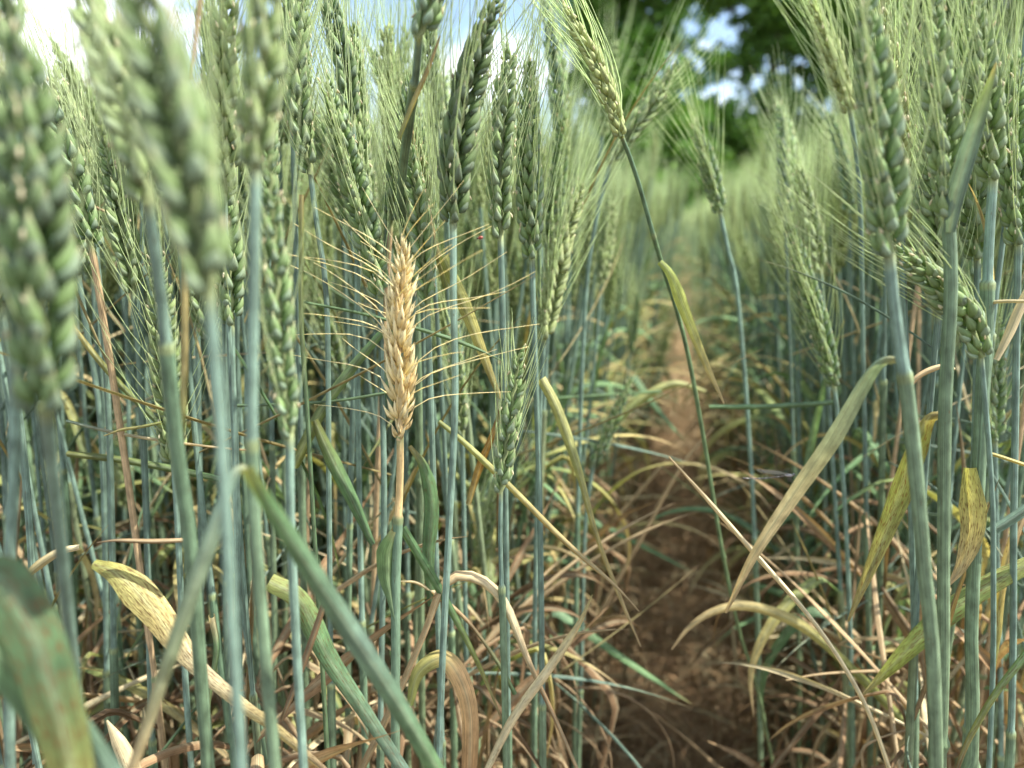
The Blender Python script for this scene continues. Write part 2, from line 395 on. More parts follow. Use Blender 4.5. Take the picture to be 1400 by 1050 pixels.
# ------------------------------------------------------------------ stems
def stem_arr(P, r_top=.0013, r_low=.0022, collar=.25, nodes=(), ctop=BLUE, clow=SGREEN, ns=8, seed=0, alpha=0.02):
    """P from the ear base down to the ground; collar = arc length below the ear where the sheath starts"""
    n = len(P); s = np.concatenate([[0], np.cumsum(np.linalg.norm(np.diff(P, axis=0), axis=1))])
    # insert the collar rings
    extra = [.003, .0065, collar - .0028, collar - .0012, collar - .0002, collar + .0006, collar + .002]
    for nd in nodes: extra += [nd - .004, nd - .0015, nd, nd + .0015, nd + .004]
    s2 = np.unique(np.concatenate([s, [e for e in extra if 0 < e < s[-1]]]))
    P2 = np.stack([np.interp(s2, s, P[:, k]) for k in range(3)], 1)
    r = np.where(s2 < collar, r_top * (1 + .12 * s2 / max(collar, .01)), r_low)
    r = r * (1 + 0 * s2)
    col = np.where((s2 < collar)[:, None], ctop[None], (clow * .6 + ctop * .4)[None] * np.ones((len(s2), 1)))
    rr = np.random.default_rng(seed)
    if alpha > .5: col = np.where((s2 < collar)[:, None], ctop[None], clow[None]); alpha = .05
    fade = np.clip((s2 - collar) / .45, 0, 1)[:, None]
    col = col * (1 - fade * .45) + fade * .45 * (np.array([.20, .24, .10]))
    near = np.abs(s2 - collar) < .0014
    r = np.where(near, r_low * 1.07, r); col = np.where(near[:, None], np.array([.24, .30, .15])[None], col)
    for nd in nodes:
        k = np.exp(-((s2 - nd) / .0022) ** 2); r = r * (1 + .48 * k); col = col * (1 - .35 * k[:, None]) + .35 * k[:, None] * np.array([.12, .17, .06])
    top = np.clip(1 - s2 / .006, 0, 1); col = col * (1 - top[:, None]) + top[:, None] * np.array([.33, .38, .18])
    return tubes(P2[None], r[None], col[None], ns, alpha, seed)

# ------------------------------------------------------------------ leaf variants (origin at the collar, heading +X)
def leaf_curves(K, r, kind):
    n = 18; u = np.linspace(0, 1, n)
    P = np.zeros((K, n, 3)); S = np.zeros((K, n, 3)); W = np.zeros((K, n)); Cc = np.zeros((K, n, 3)); Fo = np.zeros((K, n)); Al = np.zeros(K)
    for k in range(K):
        if kind == 'dry':
            ln = r.uniform(.09, .22); st8 = r.random() < .55; e0 = r.uniform(-1.5, 1.4); bend = r.uniform(.0, .6) if st8 else r.uniform(1.0, 3.2); pw = r.uniform(.7, 2.2); w = r.uniform(.0013, .0046)
            tw = r.uniform(-3.5, 3.5); kink = r.random() < (.25 if st8 else .5)
            base = [TAN * .8, PALE * .72, BRN * 1.0, TAN * .55 + YEL * .06, BRN * 1.35][r.integers(5)] * r.uniform(.7, 1.15)
            cs = stops([(0, base * .9), (.5, base), (1, base * r.uniform(.6, 1.15))], u); fo = r.uniform(.4, 1.25); Al[k] = r.uniform(0, .3)
        elif kind == 'rolled':
            ln = r.uniform(.10, .26); e0 = r.uniform(-1.1, 1.2); bend = r.uniform(-.2, .5); pw = 1.5; w = r.uniform(.0013, .0024)
            tw = r.uniform(-2, 2); kink = False
            base = [SGREEN * 1.1, OLV * .8, BLUE, PALE * .8, YEL * .65][r.integers(5)] * r.uniform(.8, 1.1)
            cs = stops([(0, base * .9), (.6, base), (.9, base * .7 + YEL * .25), (1, TAN * .7)], u); fo = r.uniform(.9, 1.35); Al[k] = r.uniform(0, .2)
        elif kind == 'yellow':
            ln = r.uniform(.13, .23); e0 = r.uniform(.3, 1.3); bend = r.uniform(.9, 2.8); pw = r.uniform(1, 2.4); w = r.uniform(.003, .005)
            tw = r.uniform(-2, 2); kink = r.random() < .4
            cs = stops([(0, LGREEN * 1.1), (.35, OLV), (.7, YEL * r.uniform(.7, 1)), (1, TAN)], u); fo = r.uniform(.2, .8); Al[k] = r.uniform(.1, .45)
        else:
            ln = r.uniform(.13, .24); e0 = r.uniform(.8, 1.45); bend = r.uniform(.2, 2.5); pw = r.uniform(1, 2.5); w = r.uniform(.0035, .0055)
            tw = r.uniform(-1.4, 1.4); kink = r.random() < .45
            cs = stops([(0, BLUE * .9), (.6, LGREEN), (.93, LGREEN * 1.1), (1, YEL)], u) * r.uniform(.85, 1.1); fo = r.uniform(.15, .6); Al[k] = r.uniform(0, .2)
        el = e0 - bend * u ** pw
        if kink:
            k0 = r.uniform(.15, .6); el = np.where(u > k0, el - r.uniform(.7, 1.9) * np.clip((u - k0) / .05, 0, 1), el)
        el = np.maximum(el, -1.75)
        az = r.uniform(-.6, .6) * u ** 1.5
        d = np.stack([np.cos(el) * np.cos(az), np.cos(el) * np.sin(az), np.sin(el)], 1)
        P[k] = np.concatenate([np.zeros((1, 3)), np.cumsum((d[:-1] + d[1:]) / 2 * ln / (n - 1), 0)])
        T = nrm(np.gradient(P[k], axis=0)); s0 = np.array([0, 1., 0]); s0 = nrm(s0[None] - T * (T @ s0)[:, None]); nn = np.cross(T, s0)
        a = tw * u; S[k] = s0 * np.cos(a)[:, None] + nn * np.sin(a)[:, None]
        W[k] = w * np.clip(.55 + 1.6 * u, 0, 1) * (1 - np.clip((u - .35) / .65, 0, 1) ** 1.8) + .00012
        if kind == 'dry': W[k] *= 1 + .15 * np.sin(u * 17 + k)
        Cc[k] = cs; Fo[k] = fo * (1 - .3 * u)
    return P, W, S, Cc, Fo, Al
def leaf_bank(K, seed, kind, nv=5):
    r = np.random.default_rng(seed); P, W, S, Cc, Fo, Al = leaf_curves(K, r, kind)
    return [ribbons(P[k:k + 1], W[k:k + 1], S[k:k + 1], Cc[k:k + 1], Fo[k:k + 1], Al[k], nv, seed + k) for k in range(K)]
BANK = {'green': leaf_bank(14, 11, 'green'), 'yellow': leaf_bank(12, 12, 'yellow'), 'rolled': leaf_bank(16, 14, 'rolled'), 'dry': leaf_bank(28, 13, 'dry')}
LMESH = {k: [mesh_of('leaf', a, M_DRY if k == 'dry' else M_LEAF) for a in v] for k, v in BANK.items()}

# ------------------------------------------------------------------ hero wheat plants, placed where they stand
GREEN_GROUP = 'bearded wheat plants standing in the crop'
def hero(label, Y, ear, stem, ws=1.0, roll=0.0, seed=0, collar=None, r_top=.0014, r_low=.0021, Ytip=None, Ylow=None,
         ripe=False, pale=0.0, awn_len=.06, spread=1.0, group=GREEN_GROUP, ctop=BLUE, clow=SGREEN, gape=1.0, awns_on=1.0, dark=1.0):
    """ear: photo points base -> tip; stem: photo points from the ear base down"""
    Ytip = Ytip or Y; Ylow = Ylow or Y
    ne = len(ear); EC = spline([at(p[0], p[1], Y + (Ytip - Y) * k / (ne - 1)) for k, p in enumerate(ear)], 24)
    ns_ = len(stem) + 1
    sp = [at(*ear[0], Y)] + [at(p[0], p[1], Y + (Ylow - Y) * (k + 1) / (ns_ - 1)) for k, p in enumerate(stem)]
    last, prev = sp[-1], sp[-2]
    d = nrm(last - prev); z = last[2]
    # carry the stem on down to the ground, straightening
    sl = d[:2] / max(.25, abs(d[2]))
    b1 = np.array([last[0] + sl[0] * z * .35, last[1] + sl[1] * z * .35, z * .5])
    b2 = np.array([last[0] + sl[0] * z * .5, last[1] + sl[1] * z * .5, -.003])
    SP = spline(sp + [b1, b2], 60)
    pale = min(.9, pale + abs(np.random.default_rng(seed + 70).normal(0, .12)))
    root = empty('wheat_plant', tuple(b2 * [1, 1, 0]), label, 'wheat plant', group)
    o0 = b2 * [1, 1, 0]
    s = np.concatenate([[0], np.cumsum(np.linalg.norm(np.diff(SP, axis=0), axis=1))])
    if collar is None: col_s = s[-1] * .30
    else: col_s = s[np.argmin(np.linalg.norm(SP - at(collar[0], collar[1], Y), axis=1))]
    nodes = (min(s[-1] * .93, col_s + .22), s[-1] * .9)
    rv_ = np.random.default_rng(seed + 900)
    if not ripe: ctop = ctop * rv_.uniform(.8, 1.2); m_ = rv_.uniform(0, .45); clow = clow * (1 - m_) + m_ * np.array([.24, .27, .12])
    a = stem_arr(SP - o0, r_top, r_low, col_s, nodes, ctop, clow, 10, seed, .9 if ripe else .02)
    link('stem', mesh_of('stem', a, M_TAN if ripe else M_STEM), root)
    f, Lm = bender(EC - o0, roll=roll)
    spk, rc, (aP, aR, aC) = ear_parts(Lm, ws, seed, 0, ripe, awn_len, spread, pale, awns_on=awns_on, gape=gape)
    mat = M_TAN if ripe else M_EAR
    if ripe:
        er = link('ear', mesh_of('ear', (f(rc[0]),) + rc[1:], mat), root)
        for sk in spk: link('spikelet', mesh_of('spikelet', (f(sk[0]),) + sk[1:], mat), er)
        for k in range(len(aP)): link('awn', mesh_of('awn', tubes(f(aP[k])[None], aR[k][None], aC[k][None], 5, .02), M_AWN), er)
    else:
        b = B(); b.add(rc)
        for sk in spk: b.add(sk)
        V, F, C, Rv = b.arr()
        C = C.copy(); C[:, :3] *= dark  # shade on silhouetted and foreground ears is put into the vertex colour
        er = link('ear', mesh_of('ear', (f(V), F, C, Rv), mat), root)
        link('beard', mesh_of('beard', tubes(f(aP), aR, aC, 4), M_AWN), er)
    return root, o0

def hleaf(pts, Y, w, cs, root=None, label=None, twist=(0,), spots=.1, fold=.3, mat=None, name='wheat_leaf', cat='leaf', group=None, taper=True, n=40, base=None, part_label=None):
    """photo points along a blade; Y scalar or list; w = list of widths in photo pixels; cs colour stops; twist list in degrees"""
    Ys = np.interp(np.linspace(0, 1, len(pts)), np.linspace(0, 1, len(Y)), Y) if isinstance(Y, (list, tuple)) else [Y] * len(pts)
    W = np.array([at(p[0], p[1], y) for p, y in zip(pts, Ys)])
    P = spline(W, n); u = np.linspace(0, 1, n)
    ym = float(np.mean(Ys))
    ww = np.interp(u, np.linspace(0, 1, len(w)), np.array(w) * mpp(ym)) / 2 / max(.42, math.cos(min(1.5, fold * 1.15)))
    T = nrm(np.gradient(P, axis=0)); view = nrm(P - np.array([0, 0, CAMZ]))
    S = nrm(np.cross(T, view)); Nn = np.cross(T, S)
    a = np.radians(np.interp(u, np.linspace(0, 1, len(twist)), twist))
    S = S * np.cos(a)[:, None] + Nn * np.sin(a)[:, None]
    o0 = base if base is not None else P[0] * [1, 1, 1]
    arr = ribbons((P - o0)[None], ww[None], S[None], stops(cs, u)[None], fold, spots, 7, abs(int(pts[0][0])))
    me = mesh_of('leaf', arr, mat or M_LEAF)
    if root is not None:
        o = link('leaf', me, root)
        if part_label: o['label'] = part_label
    else:
        o = link(name, me, None, label=label, category=cat); o.location = tuple(o0)
        if group: o['group'] = group
    return o

# --- the ripe ear in the middle
tanp, tb = hero('pale golden ripe wheat ear with spreading straw bristles, standing alone among green ears', .290,
     [(547, 596), (548, 540), (545, 450), (551, 370), (550, 316)], [(547, 650), (544, 720), (541, 800), (541, 900), (541, 1050)],
     ws=.90, roll=R_(62), seed=5, awns_on=.62, collar=(543, 727), r_top=.00145, r_low=.0021, ripe=True, awn_len=.048,
     ctop=np.array([.60, .45, .22]), clow=np.array([.17, .27, .18]), group=None, gape=1.25)
hleaf([(541, 728), (533, 755), (532, 790), (537, 830), (541, 850)], .288, [14, 34, 28, 12, 3], [(0, (.45, .45, .2)), (.12, (.20, .32, .12)), (1, (.19, .30, .17))], tanp, base=tb, fold=.6, twist=(-20,), spots=.0)
hleaf([(549, 722), (575, 765), (605, 815), (640, 880), (668, 940), (688, 990)], .30, [14, 16, 12, 9, 6, 2], [(0, LGREEN), (.4, LGREEN), (.7, OLV), (1, TAN)], tanp, base=tb, spots=.2, twist=(30, 10))

# --- green plants in front and around it: label, Y, ear, stem, keyword options
H = [
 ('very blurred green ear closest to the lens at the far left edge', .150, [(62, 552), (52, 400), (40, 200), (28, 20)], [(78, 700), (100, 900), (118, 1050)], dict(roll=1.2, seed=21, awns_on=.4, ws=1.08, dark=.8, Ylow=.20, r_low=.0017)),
 ('blurred ear with plump yellow-green grains leaning left beside the largest ear', .190, [(201, 268), (180, 170), (140, 60), (100, -60)], [(222, 420), (240, 600), (262, 760), (285, 1050)], dict(roll=0, seed=22, awns_on=.4, Ylow=.22, collar=(232, 520))),
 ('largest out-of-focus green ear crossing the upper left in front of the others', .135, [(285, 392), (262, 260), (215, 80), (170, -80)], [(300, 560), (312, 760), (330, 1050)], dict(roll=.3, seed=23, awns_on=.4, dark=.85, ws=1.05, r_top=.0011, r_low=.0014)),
 ('blurred pale ear above a thin light blue stem with a bent pale leaf', .180, [(350, 222), (358, 110), (362, -20), (366, -90)], [(347, 400), (345, 640), (358, 850), (376, 1050)], dict(roll=.8, seed=24, awns_on=.4, pale=.2, ws=.8, r_top=.0013, r_low=.0017, collar=(346, 640))),
 ('slim slightly blurred ear hanging low beside the pale blue stem, base at mid height', .215, [(396, 592), (384, 480), (376, 340), (366, 180)], [(397, 700), (403, 840), (415, 1050)], dict(roll=.5, seed=25, awns_on=.4, ws=.72)),
 ('upright green ear with fine bristles, first sharp ear right of the blurred ones', .330, [(424, 232), (410, 160), (408, 80), (415, -30)], [(432, 300), (447, 420), (450, 700), (455, 1050)], dict(roll=.3, seed=26, r_top=.0012)),
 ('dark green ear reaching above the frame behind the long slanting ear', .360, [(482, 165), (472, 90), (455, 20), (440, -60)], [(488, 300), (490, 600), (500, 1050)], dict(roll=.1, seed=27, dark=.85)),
 ('long slanting green ear with white flowering specks running down to the golden ear', .335, [(520, 402), (500, 310), (470, 200), (440, 85)], [(522, 520), (525, 700), (520, 1050)], dict(roll=.9, seed=28, awn_len=.07)),
 ('ear cut by the top edge, on a dark curved stem above the golden ear', .270, [(573, 46), (585, 15), (600, -40), (625, -120)], [(568, 110), (556, 190), (549, 290), (570, 450), (578, 1050)], dict(roll=.2, seed=29, Ylow=.40, r_top=.0013, collar=(549, 300))),
 ('pale backlit ear with long straight bristles directly above the golden ear', .430, [(548, 262), (540, 180), (532, 90), (528, 20)], [(552, 400), (556, 700), (560, 1050)], dict(roll=1.2, seed=30, pale=.5, ws=1.15)),
 ('plump two-rowed green ear just right of the golden ear tip', .340, [(584, 415), (577, 340), (568, 260), (558, 180)], [(588, 520), (596, 760), (605, 1050)], dict(roll=0, seed=31)),
 ('darkest green ear silhouetted against blue sky, tip leaning right out of the frame', .295, [(620, 300), (624, 210), (645, 100), (682, -20)], [(620, 400), (622, 560), (612, 760), (600, 1050)], dict(roll=.7, seed=32, dark=.62, ws=1.1, awn_len=.07, spread=1.4)),  # shaded side towards the camera is darkened into the ear colour
 ('green ear with frilly flowering glumes right of the dark silhouetted ear', .330, [(684, 322), (684, 240), (690, 150), (700, 50)], [(687, 420), (690, 600), (695, 1050)], dict(roll=.2, seed=33)),
 ('narrow green ear with dense bristles just left of the tree, above the pale leaning ear', .350, [(727, 350), (724, 270), (722, 180), (726, 70)], [(730, 450), (738, 700), (742, 1050)], dict(roll=1.0, seed=34)),
 ('bright pale green leaning ear with bristles sweeping up right towards the tree', .420, [(744, 462), (757, 390), (775, 310), (800, 240)], [(738, 560), (732, 800), (730, 1050)], dict(roll=.6, seed=35, pale=.6, ws=1.1, awn_len=.075, Ytip=.44)),
 ('small young bright green ear in sharp focus below the crop tops', .300, [(685, 668), (693, 600), (703, 530), (712, 468)], [(684, 740), (688, 860), (692, 1050)], dict(roll=.0, seed=36, ws=.85, awn_len=.03, r_top=.0009, r_low=.0016, collar=(686, 800))),
 ('slender yellow-lit ear leaning left, on a long dark stem curving across the path', .345, [(848, 182), (828, 120), (800, 60), (765, 0)], [(870, 240), (900, 345), (935, 460), (962, 600), (985, 740), (1010, 860), (1045, 985)], dict(roll=1.3, seed=37, Ylow=.47, ws=.72, pale=.8, r_top=.0010, r_low=.0012, collar=(902, 355), ctop=np.array([.12, .2, .12]), clow=np.array([.10, .19, .08]))),  # yellow sunlight is put into this ear's colour through pale
 ('blurred ear leaning right across the slender yellow-lit ear in front of the tree', .520, [(835, 222), (862, 180), (895, 135), (925, 85)], [(815, 300), (800, 420), (790, 700), (785, 1050)], dict(roll=.4, seed=38, awn_len=.07)),
 ('small ear with upright bristles standing alone against the dark tree right of the path', .520, [(984, 288), (975, 250), (962, 205), (950, 165)], [(995, 340), (1010, 420), (1030, 700), (1040, 1050)], dict(roll=.6, seed=39, awn_len=.075, spread=1.4)),
 ('large slightly blurred green ear at upper right on the thickest blue stem', .232, [(1215, 345), (1208, 230), (1196, 110), (1182, -30)], [(1225, 440), (1243, 560), (1262, 760), (1280, 1050)], dict(roll=.15, seed=40, ws=1.0, r_top=.0018, r_low=.0024, collar=(1231, 492))),
 ('yellow-lit narrow ear seen edge on behind the large ear at upper right', .330, [(1232, 300), (1228, 200), (1218, 90), (1205, -30)], [(1236, 420), (1246, 700), (1250, 1050)], dict(roll=1.5, seed=41, pale=.85, ws=.8)),  # yellow-lit look painted in by the strong pale mix
 ('two-rowed dark green ear behind the broad flag leaf at upper right', .275, [(1296, 292), (1292, 200), (1284, 90), (1272, -30)], [(1300, 400), (1292, 560), (1290, 760), (1285, 1050)], dict(roll=.0, seed=42, r_top=.0016, r_low=.0024, collar=(1297, 318))),
 ('plump ear on a ribbed curved stem near the right edge, above the tan stub', .295, [(1358, 242), (1350, 170), (1340, 80), (1335, -20)], [(1352, 330), (1349, 420), (1338, 640), (1328, 860), (1328, 1050)], dict(roll=.1, seed=43, r_top=.0017, r_low=.0027, collar=(1349, 414))),
 ('green ear leaning far left across the blue stems at right, with long parallel bristles', .285, [(1341, 482), (1318, 430), (1272, 380), (1225, 340)], [(1346, 540), (1354, 640), (1358, 760), (1352, 1050)], dict(roll=1.1, seed=44, awn_len=.072, spread=.5, ws=1.05, r_top=.0010, r_low=.0015)),
 ('ear hidden low behind the curved stem at right, right of the leaning ear', .330, [(1336, 350), (1330, 280), (1328, 200), (1322, 110)], [(1336, 450), (1330, 700), (1320, 1050)], dict(roll=.3, seed=45)),
 ('backlit yellowish ear leaning left beside the tree at upper right', .470, [(1162, 150), (1145, 100), (1128, 50), (1105, -10)], [(1175, 260), (1180, 500), (1190, 1050)], dict(roll=.7, seed=46, pale=.75, awn_len=.07)),  # backlit glow of ear and bristles comes from the pale colour mix
 ('rightmost green ear cut by the right edge of the photo', .320, [(1392, 330), (1388, 240), (1386, 150), (1392, 60)], [(1390, 450), (1386, 700), (1380, 1050)], dict(roll=.2, seed=47, pale=.1)),
 ('long drooping-bristle ear leaning left in soft focus right of the path', .450, [(1140, 525), (1118, 440), (1098, 370), (1075, 290)], [(1150, 620), (1160, 800), (1165, 1050)], dict(roll=.5, seed=48, ws=1.0)),
 ('soft upright ear low behind the leaf stubs at the right edge', .400, [(1360, 600), (1360, 540), (1362, 480), (1368, 420)], [(1362, 720), (1368, 1050)], dict(roll=.0, seed=49, ws=.85)),
 ('sharp green ear above a blue stem between the two nearest blurred stems', .300, [(316, 440), (314, 370), (306, 290), (296, 200)], [(318, 520), (322, 620), (326, 800), (330, 1050)], dict(roll=.9, seed=50, r_top=.0014)),
 ('pale frayed flowering ear low at left behind the slanting blue stem', .330, [(238, 628), (232, 540), (222, 430), (212, 330)], [(244, 740), (252, 900), (262, 1050)], dict(roll=1.3, seed=51, pale=.3, gape=1.5, spread=1.6)),
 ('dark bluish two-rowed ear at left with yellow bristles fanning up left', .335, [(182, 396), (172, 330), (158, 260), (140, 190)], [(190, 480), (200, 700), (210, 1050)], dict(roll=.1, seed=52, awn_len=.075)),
 ('yellowish ear leaning left near the top left corner, behind the blurred ears', .360, [(118, 236), (104, 190), (88, 140), (70, 90)], [(130, 330), (150, 600), (160, 1050)], dict(roll=.3, seed=53, pale=.35, awn_len=.07)),
 ('small ear low at left with an open base spikelet, behind the nearest ear', .390, [(106, 370), (100, 320), (92, 260), (84, 200)], [(118, 450), (140, 620), (150, 1050)], dict(roll=.8, seed=54)),
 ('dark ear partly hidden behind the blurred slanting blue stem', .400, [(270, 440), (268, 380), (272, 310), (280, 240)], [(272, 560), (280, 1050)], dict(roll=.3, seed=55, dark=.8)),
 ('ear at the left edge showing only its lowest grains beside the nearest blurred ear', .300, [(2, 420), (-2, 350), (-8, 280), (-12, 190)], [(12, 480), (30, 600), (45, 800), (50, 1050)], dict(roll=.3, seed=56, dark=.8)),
 ('slim ear low in the shade right of the golden ear', .420, [(632, 592), (628, 540), (624, 490), (620, 430)], [(634, 700), (640, 1050)], dict(roll=.1, seed=57, ws=.85)),
 ('late small ear leaning right near the path, low and blurred', .520, [(812, 630), (830, 595), (845, 560), (862, 520)], [(800, 720), (795, 900), (790, 1050)], dict(roll=.4, seed=58, ws=.8, awn_len=.035)),
 ('very near unfocused ear tip at the top left corner', .200, [(18, 60), (10, 0), (5, -60), (0, -130)], [(22, 300), (20, 600), (14, 1050)], dict(roll=.4, seed=59, dark=.9, ws=.8)),
 ('green ear reaching the top edge between the blurred and the sharp ears at left', .420, [(300, 215), (296, 140), (290, 70), (286, -10)], [(305, 350), (310, 700), (312, 1050)], dict(roll=1.1, seed=60, pale=.2)),
]
HP = {}
for lab, Y, ear, stem, kw in H:
    kw = dict(kw); HP[kw['seed']] = hero(lab, Y, ear, stem, **kw)

# --- blades on those plants
G0 = [(0, LGREEN * 1.1), (.7, LGREEN), (1, OLV)]
GB = [(0, BLUE), (.7, BLUE * .9), (1, OLV)]
r_, b_ = HP[40]
hleaf([(1232, 490), (1205, 492), (1180, 520), (1135, 600), (1085, 675), (1030, 760), (992, 838)], [.235, .25, .262, .27], [10, 22, 27, 25, 20, 13, 5], [(0, (.42, .40, .18)), (.08, BLUE * .9), (.35, (.30, .34, .22)), (.6, PALE * .9), (1, TAN * .8)], r_, base=b_, spots=.1, fold=.5, twist=(40, 10, 0))
r_, b_ = HP[42]
hleaf([(1298, 318), (1306, 268), (1322, 210), (1338, 160), (1362, 86)], [.272, .262], [14, 24, 24, 17, 2], [(0, BLUE * .85), (.6, BLUE * .95), (.9, (.25, .33, .12)), (1, YEL)], r_, base=b_, spots=.0, fold=.35)
hleaf([(1291, 566), (1268, 572), (1248, 620), (1225, 690), (1190, 780), (1160, 850)], [.276, .29, .30], [10, 30, 34, 26, 16, 4], [(0, YEL * .7), (.15, OLV * .8), (.5, OLV), (1, YEL * .8)], r_, base=b_, spots=.5, fold=.5, twist=(30, 0, -20))
r_, b_ = HP[43]
hleaf([(1349, 414), (1375, 412), (1410, 412)], [.295, .28], [9, 9, 8], [(0, PALE * .9), (1, PALE)], r_, base=b_, spots=.0, fold=1.1, mat=M_DRY)
hleaf([(1326, 640), (1330, 720), (1316, 770), (1297, 800)], .292, [16, 36, 26, 4], [(0, (.5, .5, .15)), (.6, YEL * 1.05), (1, TAN)], r_, base=b_, spots=.5, fold=.2, part_label='yellow leaf with rust spots')
r_, b_ = HP[37]
hleaf([(902, 358), (918, 378), (938, 430), (962, 490), (990, 552)], [.345, .34], [8, 17, 13, 9, 2], [(0, (.35, .42, .12)), (.4, (.42, .44, .12)), (.75, YEL), (1, TAN)], r_, base=b_, spots=.05)
r_, b_ = HP[24]
hleaf([(345, 640), (320, 650), (280, 760), (225, 920), (175, 1070)], [.18, .17, .165], [12, 26, 24, 20, 16], [(0, (.36, .36, .18)), (.08, BLUE * 1.2), (.6, (.30, .36, .22)), (1, TAN)], r_, base=b_, spots=.0, fold=.5, part_label='blurred pale blade folded down')
r_, b_ = HP[23]
hleaf([(336, 642), (372, 700), (450, 820), (540, 955), (612, 1075)], [.155, .175, .20], [16, 30, 36, 34, 30], [(0, OLV), (.1, LGREEN), (.5, BLUE * .85), (1, LGREEN)], r_, base=b_, spots=.15, fold=.45, twist=(20, 0, -15), part_label='broad blurred green blade slanting down right')
r_, b_ = HP[22]
hleaf([(248, 608), (252, 520), (253, 430), (251, 340)], .215, [12, 14, 14, 12], [(0, BRN), (.08, OLV), (.4, YEL * .85), (1, YEL * .8)], r_, base=b_, spots=.2, fold=1.0, part_label='withered yellow blade with a dark brown base')
r_, b_ = HP[31]
hleaf([(600, 576), (640, 610), (700, 668), (770, 738), (840, 800), (874, 836)], [.32, .31], [9, 14, 13, 12, 9, 2], [(0, OLV), (.15, (.36, .38, .14)), (.5, YEL * .75), (1, TAN)], r_, base=b_, spots=.15, fold=.9)
r_, b_ = HP[34]
hleaf([(740, 518), (762, 560), (790, 640), (815, 730), (845, 810), (876, 884)], [.35, .34], [16, 18, 11, 8, 7, 2], [(0, (.42, .42, .18)), (.3, (.34, .36, .14)), (.6, YEL * .8), (1, TAN)], r_, base=b_, spots=.05, fold=.6)

